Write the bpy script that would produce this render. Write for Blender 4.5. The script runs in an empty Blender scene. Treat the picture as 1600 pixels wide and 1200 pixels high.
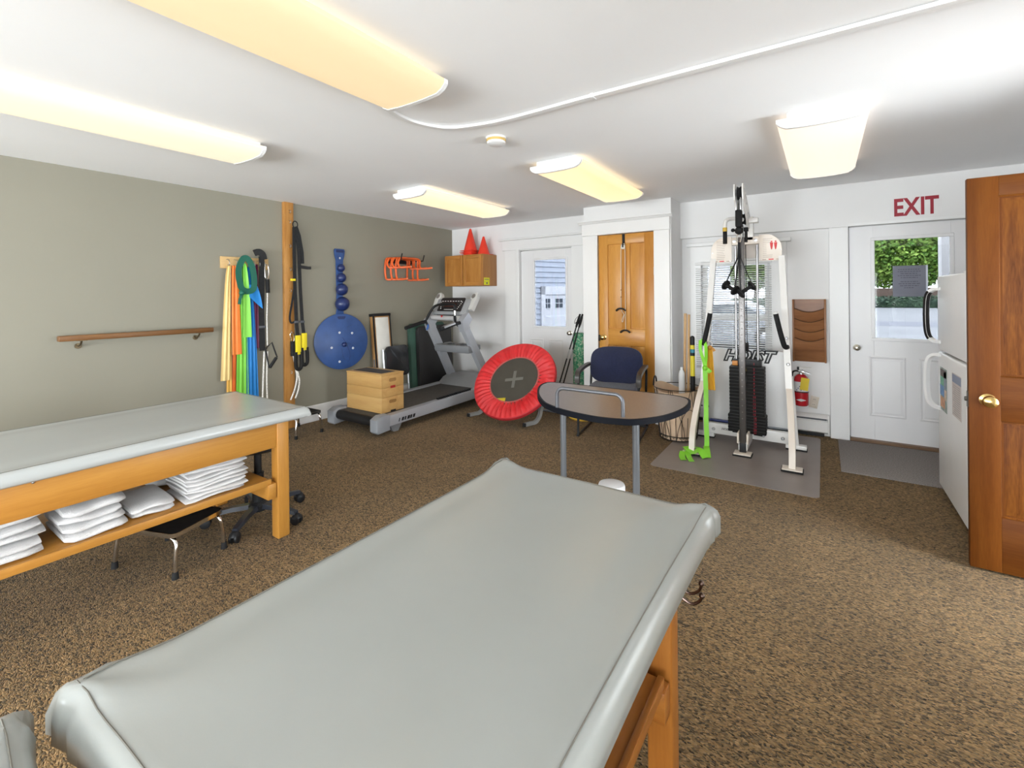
import bpy, bmesh, math, random
from mathutils import Vector, Matrix
R = math.radians
rnd = random.Random(7)
scene = bpy.context.scene
C = scene.collection

# ---------------------------------------------------------------- camera
cam_data = bpy.data.cameras.new('camera')
cam_data.sensor_width = 36.0
cam_data.lens = 36.0 * 721.06 / 1600.0
cam_data.shift_y = -139.0 / 1600.0
cam_data.clip_start = 0.02
cam_data.clip_end = 400
cam = bpy.data.objects.new('camera', cam_data)
C.objects.link(cam)
cam.matrix_world = (Matrix.Translation((0, 0, 1.4146)) @ Matrix.Rotation(0.593077, 4, 'Z')
                    @ Matrix.Rotation(math.pi / 2, 4, 'X') @ Matrix.Rotation(-0.009414, 4, 'Z'))
scene.camera = cam

# ---------------------------------------------------------------- sky, sun, exposure
world = bpy.data.worlds.new('sky'); scene.world = world
world.use_nodes = True
wn = world.node_tree.nodes
wn['Background'].inputs[0].default_value = (0.93, 0.96, 1.0, 1)
wn['Background'].inputs[1].default_value = 3.2
sun_d = bpy.data.lights.new('sun', 'SUN'); sun_d.energy = 2.0; sun_d.angle = R(2); sun_d.color = (1, .95, .87)
sun = bpy.data.objects.new('sun', sun_d); C.objects.link(sun)
sun.rotation_euler = Vector((.5, .12, -.85)).to_track_quat('-Z', 'Y').to_euler()
scene.view_settings.view_transform = 'Standard'
scene.view_settings.look = 'None'
scene.view_settings.gamma = 1.0
scene.view_settings.use_curve_mapping = False
scene.view_settings.exposure = 2.85

XL, XR, YB, YF, ZC = -4.819, 1.45, 5.483, -4.2, 2.44     # left, right, back, front (behind camera), ceiling
ADDED_REAR_WINDOWS = [(-4.6, -2.8), (-2.6, -.8), (-.6, 1.2)]     # x spans of unseen windows added behind the camera for daylight
ADDED_SIDE_WINDOWS = [(-3.9, -2.3), (-2.0, -.4)]                    # y spans of unseen windows added on the right for daylight
WZ0, WZ1 = .08, 1.95
def portal(loc, rot, w):                                       # sampling portals in the added window openings
    ld = bpy.data.lights.new('window_portal', 'AREA'); ld.shape = 'RECTANGLE'
    ld.size = w; ld.size_y = WZ1 - WZ0; ld.cycles.is_portal = True
    lo = bpy.data.objects.new('window_portal', ld); C.objects.link(lo)
    lo.location = loc; lo.rotation_euler = rot
for a, b in ADDED_REAR_WINDOWS: portal(((a + b) / 2, YF - .10, (WZ0 + WZ1) / 2), (R(90), 0, 0), b - a)
portal((XR + 1.38, 2.86, (WZ0 + WZ1) / 2), (R(90), 0, R(90)), 1.9)
for a, b in ADDED_SIDE_WINDOWS: portal((XR + .10, (a + b) / 2, (WZ0 + WZ1) / 2), (R(90), 0, R(90)), b - a)

# ---------------------------------------------------------------- materials
MATS = {}
def nodes_of(name):
    m = bpy.data.materials.new(name); m.use_nodes = True
    nt = m.node_tree
    return m, nt, nt.nodes['Principled BSDF']
def mk(name, col, rough=.5, metal=0., var=.06, vs=6., bump=0., bs=60., spec=.5, coat=0., sheen=0.):
    """plain procedural material: base colour with soft noise variation and optional fine bump"""
    if name in MATS: return MATS[name]
    m, nt, b = nodes_of(name)
    tc = nt.nodes.new('ShaderNodeTexCoord')
    nz = nt.nodes.new('ShaderNodeTexNoise'); nz.inputs['Scale'].default_value = vs; nz.inputs['Detail'].default_value = 4
    nt.links.new(tc.outputs['Object'], nz.inputs['Vector'])
    rp = nt.nodes.new('ShaderNodeValToRGB')
    rp.color_ramp.elements[0].position = .3; rp.color_ramp.elements[1].position = .7
    rp.color_ramp.elements[0].color = (*[max(0, c * (1 - var)) for c in col], 1)
    rp.color_ramp.elements[1].color = (*[min(1, c * (1 + var)) for c in col], 1)
    nt.links.new(nz.outputs['Fac'], rp.inputs['Fac']); nt.links.new(rp.outputs['Color'], b.inputs['Base Color'])
    b.inputs['Roughness'].default_value = rough; b.inputs['Metallic'].default_value = metal
    b.inputs['Specular IOR Level'].default_value = spec; b.inputs['Coat Weight'].default_value = coat
    b.inputs['Sheen Weight'].default_value = sheen
    if bump:
        n2 = nt.nodes.new('ShaderNodeTexNoise'); n2.inputs['Scale'].default_value = bs; n2.inputs['Detail'].default_value = 3
        nt.links.new(tc.outputs['Object'], n2.inputs['Vector'])
        bp = nt.nodes.new('ShaderNodeBump'); bp.inputs['Strength'].default_value = bump; bp.inputs['Distance'].default_value = .004
        nt.links.new(n2.outputs['Fac'], bp.inputs['Height']); nt.links.new(bp.outputs['Normal'], b.inputs['Normal'])
    MATS[name] = m
    return m
def wood(name, c1, c2, axis='z', rough=.38, scale=1., coat=.1, ring=9., spec=.3):
    if name in MATS: return MATS[name]
    m, nt, b = nodes_of(name)
    tc = nt.nodes.new('ShaderNodeTexCoord'); mp = nt.nodes.new('ShaderNodeMapping')
    s = {'x': (.09, 1, 1), 'y': (1, .09, 1), 'z': (1, 1, .09)}[axis]
    mp.inputs['Scale'].default_value = [v * scale for v in s]
    nt.links.new(tc.outputs['Object'], mp.inputs['Vector'])
    nz = nt.nodes.new('ShaderNodeTexNoise'); nz.inputs['Scale'].default_value = ring; nz.inputs['Detail'].default_value = 6; nz.inputs['Distortion'].default_value = .7
    nt.links.new(mp.outputs['Vector'], nz.inputs['Vector'])
    n2 = nt.nodes.new('ShaderNodeTexNoise'); n2.inputs['Scale'].default_value = ring * 14; n2.inputs['Detail'].default_value = 3
    nt.links.new(mp.outputs['Vector'], n2.inputs['Vector'])
    mx = nt.nodes.new('ShaderNodeMath'); mx.operation = 'MULTIPLY_ADD'; mx.inputs[1].default_value = .35
    nt.links.new(n2.outputs['Fac'], mx.inputs[0]); nt.links.new(nz.outputs['Fac'], mx.inputs[2])
    rp = nt.nodes.new('ShaderNodeValToRGB')
    rp.color_ramp.elements[0].position = .48; rp.color_ramp.elements[1].position = .86
    rp.color_ramp.elements[0].color = (*c2, 1); rp.color_ramp.elements[1].color = (*c1, 1)
    nt.links.new(mx.outputs[0], rp.inputs['Fac']); nt.links.new(rp.outputs['Color'], b.inputs['Base Color'])
    b.inputs['Roughness'].default_value = rough; b.inputs['Coat Weight'].default_value = coat; b.inputs['Coat Roughness'].default_value = .3; b.inputs['Specular IOR Level'].default_value = spec
    MATS[name] = m
    return m
def emis(name, col, strength, base, rough=.35):
    m, nt, b = nodes_of(name)
    b.inputs['Base Color'].default_value = (*base, 1); b.inputs['Roughness'].default_value = rough
    b.inputs['Emission Color'].default_value = (*col, 1); b.inputs['Emission Strength'].default_value = strength
    nz = nt.nodes.new('ShaderNodeTexNoise'); nz.inputs['Scale'].default_value = 400
    bp = nt.nodes.new('ShaderNodeBump'); bp.inputs['Strength'].default_value = .05
    nt.links.new(nz.outputs['Fac'], bp.inputs['Height']); nt.links.new(bp.outputs['Normal'], b.inputs['Normal'])
    return m
def glass_mat(name, tint):
    m, nt, b = nodes_of(name)
    nt.nodes.remove(b)
    out = nt.nodes['Material Output']
    tr = nt.nodes.new('ShaderNodeBsdfTransparent'); tr.inputs[0].default_value = tint
    gl = nt.nodes.new('ShaderNodeBsdfGlossy'); gl.inputs['Roughness'].default_value = .02
    lw = nt.nodes.new('ShaderNodeFresnel'); lw.inputs[0].default_value = 1.3
    mx = nt.nodes.new('ShaderNodeMixShader')
    nt.links.new(lw.outputs[0], mx.inputs[0]); nt.links.new(tr.outputs[0], mx.inputs[1]); nt.links.new(gl.outputs[0], mx.inputs[2])
    nt.links.new(mx.outputs[0], out.inputs[0])
    return m
GLASS = glass_mat('clear_glass', (.95, .97, .97, 1))
DIMMING_GLASS = glass_mat('dimming_glass', (.40, .412, .425, 1))  # tint put into these panes to dim the bright outdoors
def carpet_mat():
    m, nt, b = nodes_of('tweed_carpet')
    tc = nt.nodes.new('ShaderNodeTexCoord')
    sp = nt.nodes.new('ShaderNodeSeparateXYZ'); nt.links.new(tc.outputs['Object'], sp.inputs[0])
    def math_(op, a, b=None, c=None):
        n = nt.nodes.new('ShaderNodeMath'); n.operation = op
        for k, v in enumerate((a, b, c)):
            if v is None: continue
            if isinstance(v, (int, float)): n.inputs[k].default_value = v
            else: nt.links.new(v, n.inputs[k])
        return n.outputs[0]
    # rows of slanted loops: the slant flips from row to row like a fine herringbone
    zig = math_('PINGPONG', math_('MULTIPLY', sp.outputs[1], 62.), 1.)
    ux = math_('MULTIPLY_ADD', zig, 1.5, math_('MULTIPLY', sp.outputs[0], 118.))
    uy = math_('MULTIPLY', sp.outputs[1], 190.)
    cb = nt.nodes.new('ShaderNodeCombineXYZ'); nt.links.new(ux, cb.inputs[0]); nt.links.new(uy, cb.inputs[1])
    dn = nt.nodes.new('ShaderNodeTexNoise'); dn.inputs['Scale'].default_value = 60; dn.inputs['Detail'].default_value = 2
    nt.links.new(tc.outputs['Object'], dn.inputs['Vector'])
    ad = nt.nodes.new('ShaderNodeVectorMath'); ad.operation = 'MULTIPLY_ADD'; ad.inputs[1].default_value = (1.3, 1.3, 0)
    nt.links.new(dn.outputs['Color'], ad.inputs[0]); nt.links.new(cb.outputs[0], ad.inputs[2])
    vo = nt.nodes.new('ShaderNodeTexVoronoi'); vo.inputs['Scale'].default_value = 1.0
    nt.links.new(ad.outputs[0], vo.inputs['Vector'])
    sx = nt.nodes.new('ShaderNodeSeparateColor'); nt.links.new(vo.outputs['Color'], sx.inputs[0])
    rp = nt.nodes.new('ShaderNodeValToRGB'); e = rp.color_ramp.elements
    e[0].position = 0; e[0].color = (.022, .017, .011, 1); e[1].position = 1; e[1].color = (.37, .255, .145, 1)
    for p, c in ((.22, (.095, .068, .036)), (.42, (.205, .135, .070)), (.6, (.15, .113, .065)), (.68, (.28, .195, .105)), (.86, (.235, .15, .072))):
        k = e.new(p); k.color = (*c, 1)
    nt.links.new(sx.outputs[0], rp.inputs['Fac'])
    big = nt.nodes.new('ShaderNodeTexNoise'); big.inputs['Scale'].default_value = 2.2; big.inputs['Detail'].default_value = 5
    nt.links.new(tc.outputs['Object'], big.inputs['Vector'])
    r2 = nt.nodes.new('ShaderNodeValToRGB'); r2.color_ramp.elements[0].color = (.84, .77, .62, 1); r2.color_ramp.elements[1].color = (1.14, 1.04, .84, 1)
    r2.color_ramp.elements[0].position = .3; r2.color_ramp.elements[1].position = .7
    nt.links.new(big.outputs['Fac'], r2.inputs['Fac'])
    mu = nt.nodes.new('ShaderNodeMix'); mu.data_type = 'RGBA'; mu.blend_type = 'MULTIPLY'; mu.inputs[0].default_value = 1
    nt.links.new(rp.outputs['Color'], mu.inputs[6]); nt.links.new(r2.outputs['Color'], mu.inputs[7])
    nt.links.new(mu.outputs[2], b.inputs['Base Color'])
    b.inputs['Roughness'].default_value = .95; b.inputs['Specular IOR Level'].default_value = .1; b.inputs['Sheen Weight'].default_value = .1
    bp = nt.nodes.new('ShaderNodeBump'); bp.inputs['Strength'].default_value = .8; bp.inputs['Distance'].default_value = .006; bp.invert = True
    nt.links.new(vo.outputs['Distance'], bp.inputs['Height']); nt.links.new(bp.outputs['Normal'], b.inputs['Normal'])
    return m

WHITE = mk('white_wall_paint', (.79, .777, .765), .55, var=.015, vs=2, bump=.05, bs=180)
TRIMW = mk('white_trim_paint', (.82, .812, .80), .38, var=.012, vs=3)
DOORW = mk('white_door_paint', (.78, .77, .77), .35, var=.012, vs=3)
CEIL = mk('ceiling_paint', (.93, .93, .935), .8, var=.012, vs=1.5, bump=.05, bs=200)
OLIVE = mk('olive_wall_paint', (.265, .248, .194), .6, var=.025, vs=1.6, bump=.05, bs=180)
CARPET = carpet_mat()
VINYL = mk('grey_green_vinyl', (.325, .335, .317), .24, var=.03, vs=3, bump=.03, bs=350, spec=.75)
VINYL2 = mk('pale_grey_vinyl', (.40, .412, .402), .26, var=.03, vs=3, bump=.03, bs=350)
SEAM = mk('seam_thread', (.16, .15, .125), .6)
MAPLE_Y = wood('maple_along_y', (.46, .215, .04), (.36, .15, .024), 'y')
MAPLE_X = wood('maple_along_x', (.46, .215, .04), (.36, .15, .024), 'x')
MAPLE_Z = wood('maple_upright', (.46, .215, .04), (.36, .15, .024), 'z')
AMB_Y = wood('amber_wood_along_y', (.36, .135, .024), (.25, .08, .012), 'y')
AMB_X = wood('amber_wood_along_x', (.36, .135, .024), (.25, .08, .012), 'x')
AMB_Z = wood('amber_wood_upright', (.36, .135, .024), (.25, .08, .012), 'z')
FIR_Z = wood('red_fir_upright', (.155, .048, .006), (.10, .026, .002), 'z', .5, 1.3, 0, spec=.15)
FIR_X = wood('red_fir_across', (.155, .048, .006), (.10, .026, .002), 'x', .5, 1.3, 0, spec=.15)
FIRP = wood('red_fir_panel', (.22, .074, .010), (.07, .016, .002), 'z', .5, 1.0, 0, ring=14, spec=.15)
PINE_Z = wood('honey_fir_upright', (.66, .32, .065), (.47, .19, .03), 'z', .33)
PINE_X = wood('honey_fir_across', (.66, .32, .065), (.47, .19, .03), 'x', .33)
POSTW = wood('pine_post', (.55, .28, .085), (.37, .15, .03), 'z', .4, 1.6)
OAKC = wood('honey_oak_cabinet', (.50, .23, .055), (.35, .135, .025), 'z', .4)
OAKC_X = wood('honey_oak_across', (.50, .23, .055), (.35, .135, .025), 'x', .4)
RAILW = wood('brown_rail_wood', (.20, .092, .030), (.125, .052, .016), 'y', .35)
RACKW = wood('walnut_rack', (.30, .125, .045), (.19, .07, .022), 'x', .35, 1.3)
RACKS = wood('walnut_rack_side', (.34, .15, .06), (.23, .09, .03), 'z', .35)
PLY = wood('birch_ply', (.62, .385, .145), (.53, .30, .10), 'x', .45, 1.2, coat=.1)
PLYY = wood('birch_ply_y', (.76, .53, .25), (.66, .42, .17), 'y', .45, 1.2, coat=.1)
STICKW = wood('stick_wood', (.62, .40, .20), (.48, .28, .12), 'z', .5)
BLACK = mk('black_plastic', (.012, .012, .013), .45, var=.2, spec=.3)
RUBBER = mk('black_rubber', (.015, .0145, .0145), .75, var=.25, vs=30, spec=.25)
WEB = mk('black_webbing', (.014, .014, .015), .85, var=.3, vs=60, bump=.3, bs=300)
CHROME = mk('chrome', (.72, .70, .67), .12, 1., var=.03)
STEEL = mk('brushed_steel', (.55, .55, .56), .32, 1., var=.05)
GREYM = mk('grey_metal_paint', (.17, .18, .195), .4, .4, var=.04)
SILVER = mk('silver_plastic', (.42, .43, .46), .38, .25, var=.03)
DGREY = mk('dark_grey_plastic', (.085, .09, .10), .5, var=.08)
MGREY = mk('mid_grey_plastic', (.20, .205, .215), .5, var=.05)
WHITEP = mk('white_enamel', (.82, .80, .77), .3, var=.015)
CREAMP = mk('cream_enamel', (.80, .71, .62), .35, var=.02)
PAPER = mk('paper', (.80, .79, .78), .8, var=.02)
INK = mk('grey_ink', (.16, .15, .15), .8)
REDINK = mk('red_ink', (.55, .045, .04), .7)
BRASS = mk('aged_brass', (.62, .44, .17), .2, 1., var=.06)
NICKEL = mk('satin_nickel', (.60, .56, .48), .22, 1., var=.04)
TOWEL = mk('white_terry', (.66, .645, .64), .95, var=.05, vs=25, bump=1.0, bs=260, spec=.1, sheen=.3)
TOWEL2 = mk('white_cotton', (.69, .675, .67), .9, var=.04, vs=18, bump=.5, bs=120, spec=.1)

# ---------------------------------------------------------------- mesh helpers
class G:
    """collects shapes for ONE mesh object"""
    def __init__(s, M=None): s.bm = bmesh.new(); s.M = M or Matrix()
    def _v(s, p): return s.bm.verts.new(s.M @ Vector(p))
    def box(s, x0, x1, y0, y1, z0, z1, bev=0., seg=2):
        x0, x1 = min(x0, x1), max(x0, x1); y0, y1 = min(y0, y1), max(y0, y1); z0, z1 = min(z0, z1), max(z0, z1)
        v = [s._v(p) for p in ((x0,y0,z0),(x1,y0,z0),(x1,y1,z0),(x0,y1,z0),(x0,y0,z1),(x1,y0,z1),(x1,y1,z1),(x0,y1,z1))]
        fs = [s.bm.faces.new([v[i] for i in q]) for q in ((0,3,2,1),(4,5,6,7),(0,1,5,4),(1,2,6,5),(2,3,7,6),(3,0,4,7))]
        if bev > 0:
            es = list({e for f in fs for e in f.edges})
            bmesh.ops.bevel(s.bm, geom=es, offset=bev, segments=seg, profile=.5, affect='EDGES')
        return s
    def obox(s, c, ax, ay, az, hx, hy, hz, bev=0.):
        """box with its own axes"""
        old = s.M
        m = Matrix((Vector(ax).normalized(), Vector(ay).normalized(), Vector(az).normalized())).transposed().to_4x4()
        s.M = old @ Matrix.Translation(c) @ m
        s.box(-hx, hx, -hy, hy, -hz, hz, bev); s.M = old
        return s
    def prism(s, poly, axis, a0, a1, bev=0.):
        def P(u, v, a): return {'x': (a, u, v), 'y': (u, a, v), 'z': (u, v, a)}[axis]
        A = [s._v(P(u, v, a0)) for u, v in poly]; B = [s._v(P(u, v, a1)) for u, v in poly]
        n = len(poly); fs = [s.bm.faces.new(A), s.bm.faces.new(B[::-1])]
        for i in range(n): fs.append(s.bm.faces.new((A[i], B[i], B[(i+1) % n], A[(i+1) % n])))
        if bev > 0:
            es = list({e for f in fs[:2] for e in f.edges})
            bmesh.ops.bevel(s.bm, geom=es, offset=bev, segments=2, profile=.5, affect='EDGES')
        return s
    def sweep(s, pts, prof, up=(0, 0, 1), closed=False, scale=None, caps=True):
        pts = [Vector(p) for p in pts]; n = len(pts); rings = []
        up = Vector(up); prev = None
        for i, p in enumerate(pts):
            a = pts[(i-1) % n] if (i > 0 or closed) else p
            b = pts[(i+1) % n] if (i < n-1 or closed) else p
            t = (b - a)
            if t.length < 1e-9: t = Vector((0, 0, 1))
            t.normalize()
            u = up if prev is None else prev
            sd = t.cross(u)
            if sd.length < 1e-4: sd = t.cross(Vector((1, 0, 0)) if abs(t.x) < .9 else Vector((0, 1, 0)))
            sd.normalize(); uu = sd.cross(t).normalized(); prev = uu
            k = scale[i] if scale else 1.
            rings.append([s._v(p + sd * (x * k) + uu * (y * k)) for x, y in prof])
        m = len(prof)
        for i in range(n if closed else n-1):
            r0, r1 = rings[i], rings[(i+1) % n]
            for j in range(m): s.bm.faces.new((r0[j], r0[(j+1) % m], r1[(j+1) % m], r1[j]))
        if caps and not closed:
            s.bm.faces.new(rings[0][::-1]); s.bm.faces.new(rings[-1])
        return s
    def tube(s, pts, r, n=8, closed=False, scale=None, up=(0, 0, 1)):
        return s.sweep(pts, [(r*math.cos(2*math.pi*k/n), r*math.sin(2*math.pi*k/n)) for k in range(n)], up, closed, scale)
    def bar(s, pts, w, h, up=(0, 0, 1), closed=False):
        return s.sweep(pts, [(-w/2,-h/2),(w/2,-h/2),(w/2,h/2),(-w/2,h/2)], up, closed)
    def cyl(s, p0, p1, r, r1=None, n=20):
        r1 = r if r1 is None else r1
        return s.tube([p0, p1], r, n, scale=[1, r1 / r])
    def lathe(s, prof, c=(0, 0, 0), n=28, axis=None, close=False):
        old = s.M
        if axis is not None:
            q = Vector((0, 0, 1)).rotation_difference(Vector(axis).normalized())
            s.M = old @ Matrix.Translation(c) @ q.to_matrix().to_4x4()
        else: s.M = old @ Matrix.Translation(c)
        rings = []
        for r, z in prof:
            if r < 1e-6: rings.append([s._v((0, 0, z))])
            else: rings.append([s._v((r*math.cos(2*math.pi*k/n), r*math.sin(2*math.pi*k/n), z)) for k in range(n)])
        for a, b in zip(rings[:-1], rings[1:]):
            for k in range(n):
                k2 = (k+1) % n
                if len(a) == 1 and len(b) == 1: continue
                if len(a) == 1: s.bm.faces.new((a[0], b[k2], b[k]))
                elif len(b) == 1: s.bm.faces.new((a[k], a[k2], b[0]))
                else: s.bm.faces.new((a[k], a[k2], b[k2], b[k]))
        if len(rings[0]) > 1 and not close: s.bm.faces.new(rings[0][::-1])
        if len(rings[-1]) > 1 and not close: s.bm.faces.new(rings[-1])
        s.M = old
        return s
    def ball(s, c, r, n=20, sz=1.):
        k = n // 2
        return s.lathe([(r*math.sin(math.pi*i/k), -r*sz*math.cos(math.pi*i/k)) for i in range(k+1)], c, n)
    def grid(s, f, nu, nv, closeu=False):
        V = [[s._v(f(i/(nu-(0 if closeu else 1)), j/(nv-1))) for j in range(nv)] for i in range(nu)]
        for i in range(nu if closeu else nu-1):
            for j in range(nv-1):
                s.bm.faces.new((V[i][j], V[(i+1) % nu][j], V[(i+1) % nu][j+1], V[i][j+1]))
        return s
    def thick(s, t):
        bmesh.ops.recalc_face_normals(s.bm, faces=s.bm.faces)
        bmesh.ops.solidify(s.bm, geom=list(s.bm.faces), thickness=t)
        return s

ORIGIN = {}
def obj(name, g, mat, parent=None, smooth=True, ang=38, world=True, label=None):
    """one mesh object; a top-level one gets its origin at its base, a part is kept relative to its thing"""
    bm = g.bm
    bmesh.ops.recalc_face_normals(bm, faces=bm.faces)
    if parent is None:
        xs = [v.co.x for v in bm.verts]; ys = [v.co.y for v in bm.verts]; zs = [v.co.z for v in bm.verts]
        o0 = Vector(((min(xs)+max(xs))/2, (min(ys)+max(ys))/2, min(zs)))
    else: o0 = ORIGIN[parent.name]
    if world:
        for v in bm.verts: v.co -= o0
    me = bpy.data.meshes.new(name); bm.to_mesh(me); bm.free()
    me.materials.append(mat)
    if smooth:
        me.polygons.foreach_set('use_smooth', [True]*len(me.polygons)); me.set_sharp_from_angle(angle=R(ang))
    o = bpy.data.objects.new(name, me); C.objects.link(o)
    if parent is None:
        if world: o.location = o0
    else: o.parent = parent
    ORIGIN[o.name] = o0
    if label: o['label'] = label
    return o
def tag(o, label, cat, group=None):
    o['label'] = label; o['category'] = cat
    if group: o['group'] = group
    return o
def thing(name, loc, label, cat, group=None, rz=0.):
    o = bpy.data.objects.new(name, None); C.objects.link(o); o.empty_display_size = .05
    o.location = loc; o.rotation_euler = (0, 0, rz)
    ORIGIN[o.name] = Vector(loc)
    return tag(o, label, cat, group)
def struct(name, g, mat, parent=None, smooth=False, label=None):
    o = obj(name, g, mat, parent, smooth, label=label)
    if parent is None: o['kind'] = 'structure'
    return o
def copy_tree(o, loc=None, rz=None, parent=None):
    c = o.copy(); C.objects.link(c); ORIGIN[c.name] = ORIGIN[o.name]
    if loc is not None: c.location = loc
    if rz is not None: c.rotation_euler = (0, 0, rz)
    if parent is not None: c.parent = parent
    for ch in list(o.children): copy_tree(ch, parent=c)
    return c
def text_g(body, size, M, extrude=.001, bold=0., shear=0., align='CENTER'):
    """flat lettering as mesh"""
    cu = bpy.data.curves.new('lettering', 'FONT'); cu.body = body; cu.size = size; cu.extrude = extrude; cu.offset = bold; cu.shear = shear
    cu.align_x = align; cu.align_y = 'CENTER'; cu.resolution_u = 2
    to = bpy.data.objects.new('lettering', cu)
    me = bpy.data.meshes.new_from_object(to)
    g = G(); me.transform(M); g.bm.from_mesh(me)
    bpy.data.objects.remove(to); bpy.data.curves.remove(cu); bpy.data.meshes.remove(me)
    return g
def arc(c, r, a0, a1, n, plane='xz', off=0.):
    out = []
    for i in range(n):
        a = R(a0 + (a1 - a0) * i / (n - 1)); u, v = r*math.cos(a), r*math.sin(a)
        out.append({'xz': (c[0]+u, c[1], c[2]+v), 'yz': (c[0], c[1]+u, c[2]+v), 'xy': (c[0]+u, c[1]+v, c[2])}[plane])
    return out
def smooth_path(pts, n=6, closed=False):
    """Catmull-Rom through the points"""
    P = [Vector(p) for p in pts]; out = []; m = len(P)
    rng = range(m) if closed else range(m-1)
    for i in rng:
        p0 = P[i-1] if (i > 0 or closed) else P[i]; p1 = P[i]; p2 = P[(i+1) % m]
        p3 = P[(i+2) % m] if (i+2 < m or closed) else p2
        for k in range(n):
            t = k / n
            out.append(.5*((2*p1) + (p2-p0)*t + (2*p0-5*p1+4*p2-p3)*t*t + (3*p1-p0-3*p2+p3)*t**3))
    if not closed: out.append(P[-1])
    return out
def FACE(c, right, up):
    """matrix that lays text/flat art on a surface: x along right, y along up"""
    r = Vector(right).normalized(); u = Vector(up).normalized(); n = r.cross(u)
    return Matrix.Translation(c) @ Matrix((r, u, n)).transposed().to_4x4()
# ================================================================ the room
T = .14
struct('floor', G().box(XL-T, XR+1.5, YF-T, YB+T, -.1, 0), CARPET)
struct('ceiling', G().box(XL-T, XR+1.5, YF-T, YB+T, ZC, ZC+.1), CEIL)
struct('wall_left', G().box(XL-T, XL, YF-T, YB+T, 0, ZC), OLIVE)
def wall_with_holes(a0, a1, holes, mk_box):
    """a wall along one axis with rectangular openings (p0, p1, z0, z1)"""
    cur = a0
    for p0, p1, z0, z1 in sorted(holes):
        mk_box(cur, p0, 0, ZC)
        if z0 > 0: mk_box(p0, p1, 0, z0)
        if z1 < ZC: mk_box(p0, p1, z1, ZC)
        cur = p1
    mk_box(cur, a1, 0, ZC)
D1 = (-3.545, -2.735); D3 = (.205, 1.125); WN = (-1.13, -.46, .56, 1.76); DZ = 2.04
g = G()
wall_with_holes(XL, XR+T, [(D1[0], D1[1], 0, DZ), WN, (D3[0], D3[1], 0, DZ)], lambda a, b, z0, z1: g.box(a, b, YB, YB+T, z0, z1))
struct('wall_back', g, WHITE)
g = G()
wall_with_holes(YF, YB, [(a, b, WZ0, WZ1) for a, b in ADDED_SIDE_WINDOWS] + [(2.42, 3.30, 0, 2.02)], lambda a, b, z0, z1: g.box(XR, XR+T, a, b, z0, z1))
struct('wall_right', g, WHITE)
g = G()
wall_with_holes(XL, XR+T, [(a, b, WZ0, WZ1) for a, b in ADDED_REAR_WINDOWS], lambda a, b, z0, z1: g.box(a, b, YF-T, YF, z0, z1))
struct('wall_front', g, WHITE)
g = G(); g.box(XR+1.4, XR+1.5, 1.8, 3.9, 0, WZ0); g.box(XR+1.4, XR+1.5, 1.8, 3.9, WZ1, ZC); g.box(XR+T, XR+1.4, 1.7, 1.8, 0, ZC); g.box(XR+T, XR+1.4, 3.9, 4.0, 0, ZC)
struct('wall_hallway', g, WHITE)
hw = struct('window_9', G().box(XR+1.43, XR+1.47, 2.83, 2.88, WZ0, WZ1), TRIMW)  # hallway window added out of view to let in daylight
for a, b in ((1.8, 2.83), (2.88, 3.9)): struct('pane', G().box(XR+1.448, XR+1.452, a, b, WZ0, WZ1), GLASS, hw)
# unseen windows added behind and right of the camera to light the room
def added_window(idx, a, b, side):
    def B(g, u0, u1, d0, d1, z0, z1):           # u along the wall, d depth into the wall (+ = outwards)
        if side == 'front': g.box(u0, u1, YF-d0, YF-d1, z0, z1)
        else: g.box(XR+d0, XR+d1, u0, u1, z0, z1)
    g = G(); zm = (WZ0+WZ1)/2
    B(g, a, b, .05, .09, WZ0, WZ0+.04); B(g, a, b, .05, .09, WZ1-.04, WZ1); B(g, a, a+.04, .05, .09, WZ0+.04, WZ1-.04); B(g, b-.04, b, .05, .09, WZ0+.04, WZ1-.04); B(g, a+.04, b-.04, .05, .09, zm-.02, zm+.02)
    w = struct('window_%d' % idx, g, TRIMW)
    for z0, z1 in ((WZ0+.04, zm-.02), (zm+.02, WZ1-.04)):
        g = G(); B(g, a+.04, b-.04, .068, .072, z0, z1); struct('pane', g, GLASS, w)
    g = G(); B(g, a-.09, a, -.02, 0, WZ0-.08, WZ1+.09); B(g, b, b+.09, -.02, 0, WZ0-.08, WZ1+.09); B(g, a, b, -.02, 0, WZ1, WZ1+.09); B(g, a-.1, b+.1, -.05, 0, WZ0-.04, WZ0)
    struct('trim_%d' % (idx+18), g, TRIMW)
for i, (a, b) in enumerate(ADDED_REAR_WINDOWS): added_window(i+2, a, b, 'front')
for i, (a, b) in enumerate(ADDED_SIDE_WINDOWS): added_window(i+5, a, b, 'right')

# header board over the right half of the back wall and the casing post beside the exit door
CX0, CX1, CY = -2.355, -1.338, 5.03           # closet box
struct('trim_1', G().box(CX1, XR, YB-.07, YB, 2.035, ZC), WHITE)
struct('trim_2', G().box(.05, .203, YB-.06, YB, 0, 2.035, .004), TRIMW)
struct('trim_3', G().box(D3[0]-.002, D3[1]+.1, YB-.085, YB-.07, 2.035, 2.06), TRIMW)
struct('trim_4', G().box(D3[1], D3[1]+.12, YB-.06, YB, 0, 2.035, .004), TRIMW)
# left door casing
g = G()
g.box(-3.80, -3.56, YB-.028, YB, 0, 2.05, .004); g.box(-3.60, -3.545, YB-.05, YB, 0, 2.05, .006)
struct('trim_5', g, TRIMW)
struct('trim_6', G().box(-2.735, -2.52, YB-.028, YB, 0, 2.05, .004), TRIMW)
g = G(); g.box(-3.84, -2.50, YB-.035, YB, 2.05, 2.19, .004); g.box(-3.89, -2.45, YB-.07, YB, 2.19, 2.215, .008)
struct('trim_7', g, TRIMW)
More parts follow.
